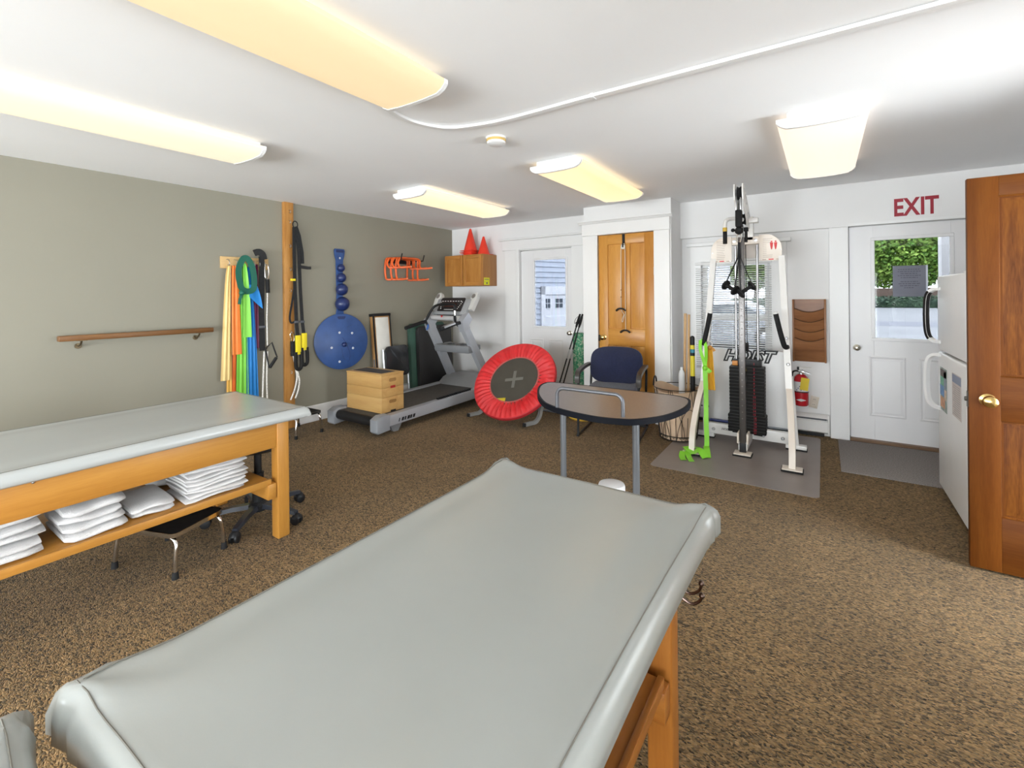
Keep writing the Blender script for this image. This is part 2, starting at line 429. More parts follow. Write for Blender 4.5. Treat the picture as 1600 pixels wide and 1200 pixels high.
# closet
g = G()
g.box(CX0, -2.18, CY, CY+.1, 0, ZC); g.box(-1.515, CX1, CY, CY+.1, 0, ZC); g.box(-2.18, -1.515, CY, CY+.1, 2.10, ZC)
g.box(CX0, CX0+.1, CY+.1, YB, 0, ZC); g.box(CX1-.1, CX1, CY+.1, YB, 0, ZC)
struct('wall_closet', g, WHITE)
struct('trim_8', G().box(CX0-.004, -2.175, CY-.022, CY, 0, 2.10, .004), TRIMW)
struct('trim_9', G().box(-1.52, CX1-.012, CY-.022, CY, 0, 2.10, .004), TRIMW)
g = G(); g.box(CX0-.01, CX1-.008, CY-.03, CY, 2.10, 2.235, .004)
g.prism([(CY, 2.235), (CY-.035, 2.235), (CY-.05, 2.255), (CY-.062, 2.26), (CY-.062, 2.272), (CY, 2.272)], 'x', CX0-.05, CX1+.02)
struct('trim_10', g, TRIMW)
# baseboards
def base(name, box): struct(name, G().box(*box, .006), TRIMW)
base('baseboard_left', (XL, XL+.018, YF, YB, 0, .185))
base('baseboard_back', (XL, -3.80, YB-.018, YB, 0, .185))
base('baseboard_closet', (CX1, CX1+.015, CY, YB, 0, .15))
base('baseboard_right', (XR-.018, XR, YF, 2.36, 0, .15))
base('baseboard_front', (XL, XR, YF, YF+.018, 0, .185))
struct('trim_11', G().box(CX1, .05, YB-.012, YB, 0, .12, .003), TRIMW)

# ---- the two white half-lite doors
def lite_door(name, x0, x1, gx0, gx1, y, knobx, knobz, label, mirror=False):
    gz0, gz1 = .985, 1.89
    g = G(); th = .044
    g.box(x0, gx0-.01, y, y+th, .012, 2.03, .002); g.box(gx1+.01, x1, y, y+th, .012, 2.03, .002)
    g.box(gx0-.01, gx1+.01, y, y+th, gz1+.01, 2.03, .002); g.box(gx0-.01, gx1+.01, y, y+th, .012, gz0-.01, .002)
    d = struct(name, g, DOORW); d['label'] = label
    g = G(); f = .022
    g.box(gx0-.03, gx1+.03, y-.012, y+.004, gz1, gz1+.03, .005); g.box(gx0-.03, gx1+.03, y-.012, y+.004, gz0-.03, gz0, .005)
    g.box(gx0-.03, gx0, y-.012, y+.004, gz0, gz1, .005); g.box(gx1, gx1+.03, y-.012, y+.004, gz0, gz1, .005)
    struct('lite_frame', g, DOORW, d)
    struct('pane', G().box(gx0-.01, gx1+.01, y+.018, y+.024, gz0-.01, gz1+.01), DIMMING_GLASS, d)
    xm = (x0+x1)/2
    for a, b in ((x0+.155, xm-.055), (xm+.055, x1-.155)):      # embossed panels
        g = G(); z0, z1 = .26, .80
        fr = [((a-.012, z0-.012), (b+.012, z0-.012), (b+.012, z1+.012), (a-.012, z1+.012)), ((a, z0), (b, z0), (b, z1), (a, z1)),
              ((a+.012, z0+.012), (b-.012, z0+.012), (b-.012, z1-.012), (a+.012, z1-.012)), ((a+.03, z0+.03), (b-.03, z0+.03), (b-.03, z1-.03), (a+.03, z1-.03))]
        ys = (y+.001, y-.007, y-.001, y-.006)
        rings = [[g._v((p[0], yy, p[1])) for p in r] for r, yy in zip(fr, ys)]
        for r0, r1 in zip(rings[:-1], rings[1:]):
            for k in range(4): g.bm.faces.new((r0[k], r0[(k+1) % 4], r1[(k+1) % 4], r1[k]))
        g.bm.faces.new(rings[-1])
        struct('raised_panel', g, DOORW, d)
    k = G().lathe([(.028, 0), (.03, .006), (.012, .012), (.012, .03), (.022, .036), (.027, .05), (.024, .062), (.012, .068), (0, .069)], (knobx, y, knobz), 20, (0, -1, 0))
    obj('door_knob', k, NICKEL, d, label='round satin nickel knob')
    return d
lite_door('door_1', D1[0]+.004, D1[1]-.004, -3.318, -2.838, YB+.01, -2.775, .905, 'white half-glass door left of the closet')
lite_door('door_3', D3[0]+.004, D3[1]-.004, .402, .918, YB-.01, .262, .885, 'white half-glass exit door under the red lettering')
for k, (a, b_) in enumerate((D1, D3)):             # door stops inside the jambs
    yy = YB + (.056 if k == 0 else .036); g = G()
    g.box(a, a+.022, yy, yy+.03, 0, DZ); g.box(b_-.022, b_, yy, yy+.03, 0, DZ); g.box(a, b_, yy, yy+.03, DZ-.025, DZ); g.box(a, b_, yy, yy+.03, 0, .02)
    struct('trim_%d' % (16+k), g, TRIMW)
struct('trim_12', G().box(D3[0], D3[1], YB-.065, YB+.06, 0, .03, .006), wood('threshold_oak', (.23, .135, .075), (.14, .075, .04), 'x', .45))
struct('trim_13', G().box(D1[0], D1[1], YB-.03, YB+.06, 0, .012), TRIMW)

# ---- framed wooden doors built of stiles, rails and panels
def panel_part(g, x0, x1, z0, z1, y, s):
    """raised panel with sloped border; s = -1 when the face looks towards -y"""
    b = .035
    rings = [[g._v((p[0], yy, p[1])) for p in r] for r, yy in (
        (((x0, z0), (x1, z0), (x1, z1), (x0, z1)), y),
        (((x0+.006, z0+.006), (x1-.006, z0+.006), (x1-.006, z1-.006), (x0+.006, z1-.006)), y - s*.010),
        (((x0+b, z0+b), (x1-b, z0+b), (x1-b, z1-b), (x0+b, z1-b)), y - s*.002))]
    for r0, r1 in zip(rings[:-1], rings[1:]):
        for k in range(4): g.bm.faces.new((r0[k], r0[(k+1) % 4], r1[(k+1) % 4], r1[k]))
    g.bm.faces.new(rings[-1])
def wood_door(name, x0, x1, z0, z1, y, th, stiles, rails, panels, mz, mx, mp, label):
    """stiles (xa, xb), rails (xa, xb, za, zb), panels (xa, xb, za, zb)"""
    core = struct(name, G().box(x0+.01, x1-.01, y+.016, y+th-.016, z0+.01, z1-.01), mz); core['label'] = label
    for a, b, c, e in stiles: obj('stile', G().box(a, b, y, y+th, c, e, .002), mz, core)
    for a, b, c, e in rails: obj('rail', G().box(a, b, y+.0005, y+th-.0005, c, e, .002), mx, core)
    for a, b, c, e in panels:
        g = G(); panel_part(g, a, b, c, e, y+.008, -1); obj('panel', g, mp, core)
        g = G(); panel_part(g, a, b, c, e, y+th-.008, 1); obj('panel', g, mp, core)
    return core
x0, x1 = -2.172, -1.523; xm = -1.847
d2 = wood_door('door_2', x0, x1, .01, 2.095, CY+.012, .035,
    [(x0, x0+.11, .01, 2.095), (x1-.11, x1, .01, 2.095), (xm-.05, xm+.05, 1.02, 1.985), (xm-.05, xm+.05, .2, .83)],
    [(x0+.11, x1-.11, 1.985, 2.095), (x0+.11, x1-.11, .83, 1.02), (x0+.11, x1-.11, .01, .2)],
    [(x0+.11, xm-.05, 1.02, 1.985), (xm+.05, x1-.11, 1.02, 1.985), (x0+.11, xm-.05, .2, .83), (xm+.05, x1-.11, .2, .83)],
    PINE_Z, PINE_X, PINE_Z, 'honey-coloured panelled wooden closet door')
knob = [(.03, 0), (.032, .005), (.012, .012), (.012, .028), (.024, .034), (.03, .046), (.027, .06), (.014, .067), (0, .068)]
obj('door_knob', G().lathe(knob, (-2.115, CY+.012, .915), 20, (0, -1, 0)), BRASS, d2, label='round brass knob')
obj('strike_plate', G().box(-2.175, -2.16, CY-.002, CY+.011, .87, .94), BLACK, d2)
for z in (.35, 1.62):
    obj('hinge', G().box(-1.528, -1.517, CY-.004, CY+.011, z, z+.09, .002), STEEL, d2)
x0, x1 = .612, 1.43; y = 3.25
d4 = wood_door('door_4', x0, x1, .012, 1.985, y, .036,
    [(x0, x0+.115, .012, 1.985), (x1-.115, x1, .012, 1.985)],
    [(x0+.115, x1-.115, 1.885, 1.985), (x0+.115, x1-.115, .765, .985), (x0+.115, x1-.115, .012, .285)],
    [(x0+.115, x1-.115, .985, 1.885), (x0+.115, x1-.115, .285, .765)],
    FIR_Z, FIR_X, FIRP, 'reddish fir panelled door standing open beside the fridge')
for s, yy in ((-1, y), (1, y+.036)):
    obj('door_knob', G().lathe(knob, (.68, yy, .865), 22, (0, s, 0)), BRASS, d4, label='round brass knob')
obj('latch_plate', G().box(.609, .613, y+.006, y+.03, .82, .90), mk('dark_bronze', (.06, .05, .04), .4, .8), d4)
obj('latch_bolt', G().box(.599, .613, y+.011, y+.025, .85, .872, .003), mk('dark_bronze', (.06, .05, .04), .4, .8), d4)
g = G(); g.box(XR-.02, XR, 2.33, 2.42, 0, 2.1, .003); g.box(XR-.02, XR, 3.30, 3.39, 0, 2.1, .003); g.box(XR-.02, XR, 2.42, 3.30, 2.02, 2.1, .003)
struct('trim_14', g, TRIMW)

# ---- the back window with its blind
wx0, wx1, wz0, wz1 = WN
g = G(); yy = YB+.05
g.box(wx0, wx1, yy, yy+.05, wz0, wz0+.05); g.box(wx0, wx1, yy, yy+.05, wz1-.05, wz1); g.box(wx0, wx0+.05, yy, yy+.05, wz0+.05, wz1-.05); g.box(wx1-.05, wx1, yy, yy+.05, wz0+.05, wz1-.05)
g.box(wx0+.05, wx1-.05, yy, yy+.05, 1.12, 1.18)
win = struct('window_1', g, TRIMW)
for z0, z1 in ((wz0+.05, 1.12), (1.18, wz1-.05)):
    struct('pane', G().box(wx0+.05, wx1-.05, yy+.02, yy+.026, z0, z1), DIMMING_GLASS, win)
g = G(); g.box(-1.245, wx0, YB-.022, YB, .5, 1.80, .003); g.box(wx1, -.305, YB-.022, YB, .5, 1.80, .003)
g.box(-1.245, -.305, YB-.026, YB, 1.76, 1.935, .003); g.box(-1.28, -.265, YB-.06, YB, 1.935, 1.975, .006); g.box(-1.26, -.29, YB-.06, YB, .46, .50, .006)
g.box(-1.245, -.305, YB-.022, YB, .37, .46, .003)
struct('trim_15', g, TRIMW)
bl = thing('venetian_blind', (-.81, YB-.03, .57), 'white venetian blind lowered over the window behind the cable machine', 'blind')
SLAT = mk('white_blind_slat', (.80, .80, .79), .5, var=.02)
bx0, bx1 = -1.185, -.435
obj('head_rail', G().box(bx0, bx1, YB-.06, YB-.028, 1.725, 1.755, .003), TRIMW, bl)
obj('bottom_rail', G().box(bx0, bx1, YB-.055, YB-.033, .575, .59, .003), TRIMW, bl)
sp = .0235; n = int((1.72 - .60) / sp); first = None
for i in range(n):
    if first is None:
        g = G(); th = R(22)
        yc, zc = YB-.044, .605
        prof = [(-.0125, 0), (-.005, .0018), (.005, .0018), (.0125, 0), (.005, .001), (-.005, .001)]
        prof = [(yc + p*math.cos(th) - q*math.sin(th), zc + p*math.sin(th) + q*math.cos(th)) for p, q in prof]
        g.prism(prof, 'x', bx0+.004, bx1-.004)
        first = obj('slat', g, SLAT, bl)
    else:
        o = first.copy(); C.objects.link(o); o.parent = bl; o.location.z = i * sp
for x in (-1.06, -.81, -.56):
    obj('ladder_cord', G().tube([(x, YB-.044, .58), (x, YB-.044, 1.73)], .0012, 5), TRIMW, bl)
obj('tilt_wand', G().tube([(-.47, YB-.066, 1.72), (-.468, YB-.066, 1.05)], .004, 8), mk('clear_wand', (.7, .7, .7), .2), bl)

# ---- baseboard heater
h = thing('baseboard_heater', (-.62, YB-.04, 0), 'long white enamel baseboard heater under the window', 'heater')
g = G(); g.prism([(YB-.012, .035), (YB-.055, .035), (YB-.075, .05), (YB-.075, .15), (YB-.06, .155), (YB-.06, .16), (YB-.012, .16)], 'x', -1.28, .03)
obj('front_panel', g, WHITEP, h)
g = G(); g.prism([(YB-.012, .185), (YB-.05, .185), (YB-.066, .178), (YB-.066, .182), (YB-.05, .20), (YB-.012, .212)], 'x', -1.28, .03)
obj('top_cover', g, WHITEP, h)
obj('fin_row', G().box(-1.27, .02, YB-.058, YB-.016, .156, .188), DGREY, h)
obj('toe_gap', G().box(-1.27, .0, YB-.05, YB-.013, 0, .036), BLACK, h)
obj('end_cap', G().box(.028, .044, YB-.08, YB-.012, .03, .212, .004), WHITEP, h)
# ---- outlets
def outlet(c, right, label, tilt=0.):
    o = thing('wall_outlet', c, label, 'outlet')
    r = Vector(right); u = Vector((0, 0, 1)) * math.cos(tilt) + r * math.sin(tilt); r2 = r * math.cos(tilt) - Vector((0, 0, 1)) * math.sin(tilt)
    nn = r2.cross(u); cc = Vector(c)
    obj('cover_plate', G().obox(cc + nn*.003, r2, u, nn, .036, .058, .0035, .002), mk('almond_plate', (.62, .55, .45), .4), o)
    for s in (-1, 1):
        q = obj('socket', G().lathe([(.017, 0), (.017, .003), (0, .003)], cc + nn*.0062 + u*(s*.026), 16, nn), mk('almond_plate', (.62, .55, .45), .4), o)
        for k in (-1, 1):
            obj('slot', G().obox(cc + nn*.0093 + u*(s*.026+.003) + r2*(k*.006), r2, u, nn, .0015, .005, .0006), BLACK, q)
    return o
outlet((-.083, YB-.002, .322), (1, 0, 0), 'almond duplex outlet beside the fire extinguisher', .18)
outlet((-4.32, YB-.002, .43), (1, 0, 0), 'almond duplex outlet on the white wall behind the treadmill')
# ---- ceiling fixtures
def fixture(x, y0, y1, col, st, label):
    w = .215
    f = thing('ceiling_light', (x, (y0+y1)/2, ZC), label, 'ceiling light', 'wraparound ceiling lights')
    obj('housing', G().box(x-w+.05, x+w-.05, y0+.01, y1-.01, ZC-.045, ZC, .004), TRIMW, f)
    prof = [(x-w, ZC-.034), (x-w, ZC-.052), (x-w+.018, ZC-.072), (x-w+.05, ZC-.088), (x-.08, ZC-.094), (x, ZC-.095), (x+.08, ZC-.094), (x+w-.05, ZC-.088), (x+w-.018, ZC-.072), (x+w, ZC-.052), (x+w, ZC-.034), (x, ZC-.036)]
    obj('lens', G().prism(prof, 'y', y0+.02, y1-.02), emis('lit_lens', col, st, [.42*c**.5 for c in col]), f)
    p2 = [(x + (a-x)*1.012, b - .0025 if b < ZC-.05 else b) for a, b in prof[:-1]]
    for a, b in ((y0, y0+.022), (y1-.022, y1)):
        obj('end_cap', G().prism(p2, 'y', a, b), TRIMW, f)
    return f
LW = .135
fixture(-3.245, .18, 1.62, (1, .86, .62), LW*.85, 'ceiling light nearest the olive wall at upper left')
fixture(-1.64, .18, 1.60, (1, .75, .42), LW*.75, 'largest ceiling light, cut off by the top edge, cream lens')
fixture(-3.245, 3.08, 4.46, (1, .80, .52), LW*1.1, 'ceiling light above the treadmill')
fixture(-1.665, 3.06, 4.46, (1, .72, .38), LW*1.1, 'ceiling light in front of the closet, yellowish lens')
fixture(0.0, 3.06, 4.50, (1, .82, .66), LW, 'ceiling light nearest the exit door, pinkish lens')
sd = thing('smoke_detector', (-1.758, 2.44, ZC), 'round white smoke detector with yellowed band on ceiling', 'smoke detector')
obj('base_ring', G().lathe([(.066, 0), (.066, -.012), (0, -.012)], (-1.758, 2.44, ZC), 28), TRIMW, sd)
obj('yellowed_band', G().lathe([(.064, -.012), (.064, -.028), (0, -.028)], (-1.758, 2.44, ZC), 28), mk('yellowed_plastic', (.62, .42, .13), .5), sd)
obj('cap', G().lathe([(.062, -.028), (.060, -.040), (.045, -.048), (0, -.049)], (-1.758, 2.44, ZC), 28), TRIMW, sd)
cond = smooth_path([(-1.90, 1.58, 2.43), (-1.97, 1.78, 2.43), (-1.97, 1.95, 2.43), (-1.88, 2.11, 2.43), (-1.69, 2.18, 2.43), (-1.47, 2.205, 2.43), (-1.06, 2.2, 2.43)], 8) + [Vector((XR-.01, 2.22, 2.43))]
race = thing('cable_raceway', (-.9, 2.2, 2.42), 'white cable raceway curving across the ceiling from the big light', 'raceway')
obj('channel', G().bar(cond, .034, .016, up=(0, 0, 1)), TRIMW, race)
obj('joint_cover', G().box(-.98, -.96, 2.178, 2.222, ZC-.022, ZC, .002), TRIMW, race)
# ================================================================ treatment tables
def pad(x0, x1, y0, y1, z0, z1, r, seed=1, ear=.0, sag=.0, wr=.0):
    """upholstered pad: soft rounded edges, puckered corners, edges drawn in between the corners"""
    rr = random.Random(seed); g = G()
    def ax(a, b, n):
        pts = [a, a+.2*r, a+.5*r, a+r, a+1.4*r, a+1.9*r, a+2.5*r, a+3.2*r]; m = n
        for i in range(1, m): pts.append(a + 3.2*r + (b-a-6.4*r)*i/m)
        return pts + [b-3.2*r, b-2.5*r, b-1.9*r, b-1.4*r, b-r, b-.5*r, b-.2*r, b]
    X, Y = ax(x0, x1, 26), ax(y0, y1, 44)
    ph = [rr.uniform(0, 6) for _ in range(8)]
    def top(x, y):
        dx, dy = min(x-x0, x1-x), min(y-y0, y1-y)
        def fall(d): return 0 if d >= r else r*(1-math.sqrt(max(0, 1-((r-d)/r)**2)))
        z = z1 - min(z1-z0-.012, math.hypot(fall(dx), fall(dy)))
        cx = math.exp(-(min(dx, .5)/.09)**2); cy = math.exp(-(min(dy, .5)/.09)**2)
        z += ear*cx*cy
        dist = math.hypot(dx, dy)
        if wr and dist < .38:
            a = math.atan2(dy+.01, dx+.01)
            z += wr*math.sin(a*9+ph[0])*math.exp(-(dist/.14)**2)*min(1, dist/.05)
            z += wr*.7*math.sin(a*5+ph[1])*math.exp(-(dist/.26)**2)*min(1, dist/.12)
        z -= .0035*math.exp(-((dx-.09)/.05)**2)*(1-cy)
        # edges drawn in
        tx = (x-x0)/(x1-x0); ty = (y-y0)/(y1-y0)
        ex = (1 if tx > .5 else -1) * math.exp(-(dx/.05)**2) * (-sag*math.sin(math.pi*ty) + sag*.8*math.exp(-(dy/.1)**2))
        ey = (1 if ty > .5 else -1) * math.exp(-(dy/.05)**2) * (-sag*math.sin(math.pi*tx) + sag*.8*math.exp(-(dx/.1)**2))
        if wr:
            ex += (1 if tx > .5 else -1)*wr*.9*math.sin(dy*130+ph[2])*math.exp(-(dy/.09)**2)*math.exp(-(dx/.03)**2)
            ey += (1 if ty > .5 else -1)*wr*.9*math.sin(dx*130+ph[3])*math.exp(-(dx/.09)**2)*math.exp(-(dy/.03)**2)
        return (x+ex, y+ey, z)
    V = [[g._v(top(x, y)) for y in Y] for x in X]
    nx, ny = len(X), len(Y)
    for i in range(nx-1):
        for j in range(ny-1): g.bm.faces.new((V[i][j], V[i+1][j], V[i+1][j+1], V[i][j+1]))
    loop = [V[i][0] for i in range(nx)] + [V[nx-1][j] for j in range(1, ny)] + [V[i][ny-1] for i in range(nx-2, -1, -1)] + [V[0][j] for j in range(ny-2, 0, -1)]
    c = Vector(((x0+x1)/2, (y0+y1)/2, 0)); prev = loop
    for k, (z, ins) in enumerate(((z0+.01, .0), (z0, .012), (z0, .05))):
        ring = []
        for v in loop:
            d = Vector((v.co.x-c.x, v.co.y-c.y, 0)); f = 1 - ins/max(abs(d.x), abs(d.y), .1)
            ring.append(g.bm.verts.new((c.x+d.x*f, c.y+d.y*f, z)))
        for i in range(len(loop)): g.bm.faces.new((prev[i], prev[(i+1) % len(loop)], ring[(i+1) % len(loop)], ring[i]))
        prev = ring
    g.bm.faces.new(prev)
    return g, top
def treatment_table(x0, x1, y0, y1, zt, label, splits, vin, wy, wx, wz, leg_in, seed, ear, sag, wr, pad_t=.07, shelf=True, group=None):
    t = thing('treatment_table', ((x0+x1)/2, (y0+y1)/2, 0), label, 'table', 'padded wooden treatment tables')
    zb = zt - pad_t
    for k, (a, b) in enumerate(splits):
        g, top = pad(x0, x1, a, b, zb, zt, .035, seed+k, ear, sag, wr)
        c = obj('cushion', g, vin, t, ang=60)
        g = G()
        for x in (x0+.028, x1-.028): g.tube([Vector(top(x, a+.035+(b-a-.07)*i/30)) + Vector((0, 0, .0006)) for i in range(31)], .0014, 5)
        for y in (a+.028, b-.028): g.tube([Vector(top(x0+.03+(x1-x0-.06)*i/20, y)) + Vector((0, 0, .0006)) for i in range(21)], .0014, 5)
        obj('seam', g, SEAM, c)
    li = leg_in; lw = .072; ly0, ly1 = y0+.13, y1-.12
    for x in (x0+li, x1-li-lw):
        for y in (ly0, ly1-lw):
            obj('leg', G().box(x, x+lw, y, y+lw, 0, zb, .008, 3), wz, t)
    for x in (x0+li+.012, x1-li-.012-.03):
        obj('side_rail', G().box(x, x+.03, ly0+lw, ly1-lw, zb-.145, zb, .003), wy, t)
    for y in (ly0+.02, ly1-.05):
        obj('end_rail', G().box(x0+li+lw, x1-li-lw, y, y+.03, zb-.145, zb, .003), wx, t)
    for y in (ly0+.10, ly1-lw-.055):
        obj('stretcher', G().box(x0+li+.004, x1-li-.004, y, y+.05, .245, .335, .006), wx, t)
    if shelf:
        obj('shelf', G().box(x0+li+.05, x1-li-.03, ly0+.02, ly1-.03-lw, .335, .355, .004), wy, t)
        obj('shelf_edge', G().box(x1-li-.03, x1-li-.012, ly0+.02, ly1-.03-lw, .325, .363, .003), wy, t)
    return t
lt = treatment_table(-3.51, -2.615, -.22, 1.655, .745, 'long treatment table with folded towels on its shelf, beside the olive wall',
    [(-.22, 1.655)], VINYL2, MAPLE_Y, MAPLE_X, MAPLE_Z, .03, 3, .0, .004, .002, .062)
ft = treatment_table(-1.065, -.272, -.52, 1.50, .765, 'nearest treatment table, puckered grey vinyl pad filling the foreground',
    [(.207, 1.50), (-.52, .170)], VINYL, AMB_Y, AMB_X, AMB_Z, .085, 11, .014, .010, .006, .078)
hk = G()
hk.tube(smooth_path([(-.345, 1.345, .585), (-.315, 1.345, .575), (-.292, 1.345, .59), (-.285, 1.345, .61)], 5), .004, 8); hk.ball((-.285, 1.345, .613), .008, 10)
hk.tube(smooth_path([(-.345, 1.325, .575), (-.31, 1.325, .56), (-.288, 1.325, .572), (-.28, 1.325, .588)], 5), .004, 8); hk.ball((-.28, 1.325, .592), .008, 10)
hk.box(-.358, -.345, 1.31, 1.36, .555, .615, .003)
obj('coat_hook', hk, mk('bronze_hook', (.16, .11, .09), .3, 1.), ft, label='small bronze double hook')
for y in (.22, .30, .46):
    obj('upholstery_nail', G().ball((-2.652, y, .676), .006, 8), STEEL, lt)

# ---- towels
def towel(x0, x1, y0, y1, z0, z1, mat, label, group, seed, layers=2, round_=True):
    """one folded towel: each fold layer bulges at the front (+x) edge, wavy, softly rounded"""
    rr = random.Random(seed); g = G(); lay = (z1-z0)/layers
    for l in range(layers):
        a = z0 + l*lay; ph = rr.uniform(0, 6); am = rr.uniform(.002, .006); dx = rr.uniform(-.006, .006)
        def f(u, v):
            ang = 2*math.pi*u; cs, sn = math.cos(ang), math.sin(ang)
            ex = math.copysign(abs(cs)**.5, cs); ez = math.copysign(abs(sn)**.75, sn)
            tp = .90 if v in (0, 1) else 1.
            y = y0 + (y1-y0)*v
            if v == 0 or v == 1: ez *= .6
            x = (x0+x1)/2 + dx + ex*(x1-x0)/2*tp + am*math.sin(v*9+ph)
            z = a + lay/2 + ez*lay*.5 + am*.6*math.sin(v*7+ph+ex*2) - (.004*max(0, ex)**3)*(1+math.sin(v*5+ph))
            return (x, y, max(z, z0))
        g.grid(f, 20, 9, closeu=True)
        bmesh.ops.holes_fill(g.bm, edges=[e for e in g.bm.edges if e.is_boundary])
    return tag(obj('folded_towel', g, mat, ang=70), label, 'towel', group)
ZS = .3565; FX = -2.69
def tstack(y0, y1, heights, x0, x1, mat, where, group, seed, layers=2):
    z = ZS; n = len(heights); names = {0: 'bottom', n-1: 'top'}
    ordn = ['bottom', 'second', 'third', 'fourth', 'fifth', 'sixth', 'seventh', 'eighth', 'ninth']
    for i, hh in enumerate(heights):
        pos = 'topmost' if i == n-1 else ('bottom' if i == 0 else ordn[i] + ' from bottom')
        s = random.Random(seed*31+i)
        towel(x0+s.uniform(-.015, .015), x1-s.uniform(.0, .03), y0+s.uniform(-.006, .02), y1-s.uniform(0, .028), z, z+hh, mat, '%s %s' % (pos, where), group, seed*100+i, layers)
        z += hh + .0008
tstack(.10, .52, [.036, .032, .03, .038, .040], -3.05, FX-.005, TOWEL, 'white terry towel in the stack nearest the left photo edge', 'towels in the leftmost stack', 1, 1)
tstack(.545, .79, [.036, .034, .034, .044], -3.05, FX-.003, TOWEL, 'white terry towel in the thick square stack', 'towels in the thick square stack', 2, 1)
tstack(.80, .99, [.03, .03], -3.03, FX-.015, TOWEL, 'white towel of the low pair between two tall stacks', 'towels in the low pair', 3, 1)
tstack(1.02, 1.335, [.02, .018, .021, .019, .02, .018, .02, .022, .024], -3.0, FX+.005, TOWEL2, 'thin white cloth in the tall loose stack by the table leg', 'cloths in the tall loose stack', 4, 1)
tstack(.98, 1.25, [.045, .05], -3.36, -3.05, TOWEL2, 'white cloth bundle behind the tall loose stack', 'cloth bundles at the back of the shelf', 5, 1)
tstack(.95, 1.18, [.05, .05, .045], -.98, -.50, TOWEL, 'white towel on the shelf below the nearest table', 'towels under the nearest table', 6)

# ================================================================ step stools
def step_stool(loc, rz, label, a=.40, b=.30, h=.22):
    s = thing('step_stool', loc, label, 'step stool', 'chrome step stools', rz)
    g = G()
    def rr(w, d, r=.03, n=5):
        out = []
        for cx, cy, st in ((w-r, d-r, 0), (-w+r, d-r, 90), (-w+r, -d+r, 180), (w-r, -d+r, 270)):
            for i in range(n): q = R(st+90*i/(n-1)); out.append((cx+r*math.cos(q), cy+r*math.sin(q)))
        return out
    obj('tread', G().prism(rr(a/2-.006, b/2-.006), 'z', h-.012, h+.003), RUBBER, s, world=False)
    ring = [(x, y, h-.006) for x, y in rr(a/2, b/2)]
    obj('rim', G().sweep(ring, [(-.002, -.011), (.002, -.011), (.002, .011), (-.002, .011)], closed=True), CHROME, s, world=False)
    for sx in (-1, 1):
        for sy in (-1, 1):
            x, y = sx*(a/2-.03), sy*(b/2-.02)
            p = smooth_path([(x-sx*.09, y, h-.02), (x-sx*.02, y, h-.022), (x+sx*.018, y, h-.05), (x+sx*.026, y+sy*.01, .1), (x+sx*.03, y+sy*.015, .02)], 5)
            lg = obj('leg', G().tube(p, .0105, 10), CHROME, s, world=False)
            e = p[-1]
            obj('rubber_foot', G().lathe([(.016, 0), (.016, .012), (.0135, .035), (0, .035)], (e[0], e[1], 0), 12), RUBBER, lg, world=False)
    return s
step_stool((-2.955, 1.04, 0), R(20), 'chrome step stool with black tread under the long towel table')
step_stool((-4.56, 2.735, 0), R(2), 'chrome step stool by the olive wall beyond the long table')

# ================================================================ rolling stool under the long table
s = thing('rolling_stool', (-3.0, 1.53, 0), 'black rolling stool on five casters pushed under the long table', 'stool', None, R(12))
obj('seat', G().lathe([(0, .455), (.15, .455), (.185, .475), (.19, .50), (.175, .522), (.10, .53), (0, .53)], n=32), mk('black_vinyl', (.015, .015, .017), .35), s, world=False)
obj('gas_column', G().lathe([(.034, .09), (.034, .30), (.022, .30), (.022, .44), (.07, .455), (0, .455)], n=20), BLACK, s, world=False)
obj('hub', G().lathe([(.055, .065), (.058, .10), (.04, .12), (0, .12)], n=20), BLACK, s, world=False)
for k in range(5):
    a = R(-64 + 72*k); ca, sa = math.cos(a), math.sin(a)
    am = obj('base_arm', G().sweep([(ca*.03, sa*.03, .095), (ca*.15, sa*.15, .092), (ca*.285, sa*.285, .072)], [(-.022, -.014), (.022, -.014), (.018, .012), (-.018, .012)], scale=[1.1, 1, .75]), mk('blue_black_plastic', (.03, .034, .045), .3), s, world=False)
    tx, ty = -sa, ca
    for q in (-1, 1):
        c = Vector((ca*.285, sa*.285, .03)) + Vector((tx, ty, 0))*q*.016
        obj('caster_wheel', G().lathe([(.022, -.009), (.029, -.006), (.029, .006), (.022, .009)], c, 18, (tx, ty, 0)), BLACK, am, world=False)
    obj('caster_hood', G().lathe([(0, .068), (.012, .068), (.026, .055), (.03, .042), (.026, .042), (0, .05)], (ca*.285, sa*.285, 0), 14), BLACK, am, world=False)

# ================================================================ half-round table
ot = [(-1.74, 3.17), (-1.41, 3.18), (-.96, 3.18), (-.80, 3.165), (-.715, 3.08), (-.695, 2.86), (-.745, 2.63), (-.85, 2.47), (-.95, 2.42), (-1.08, 2.405), (-1.27, 2.44), (-1.40, 2.50), (-1.50, 2.575), (-1.64, 2.75), (-1.755, 2.96), (-1.79, 3.1)]
ol = [(p.x, p.y) for p in smooth_path([(x, y, 0) for x, y in ot], 5, True)]
t = thing('therapy_table', (-1.24, 2.85, 0), 'curved brown laminate table with black edge and grey grab rail', 'table')
ZT = .73
cxm, cym = -1.24, 2.85
LAM = mk('brown_laminate', (.21, .155, .115), .33, var=.10, vs=90)
obj('table_top', G().prism([(cxm+(x-cxm)*.985, cym+(y-cym)*.985) for x, y in ol], 'z', ZT-.03, ZT), LAM, t)
obj('edge_band', G().sweep([(x, y, ZT-.0155) for x, y in ol], [(-.008, -.0165), (.006, -.0165), (.011, -.008), (.011, .008), (.006, .0165), (-.008, .0165)], closed=True), mk('table_edge', (.006, .007, .011), .6, spec=.12), t)
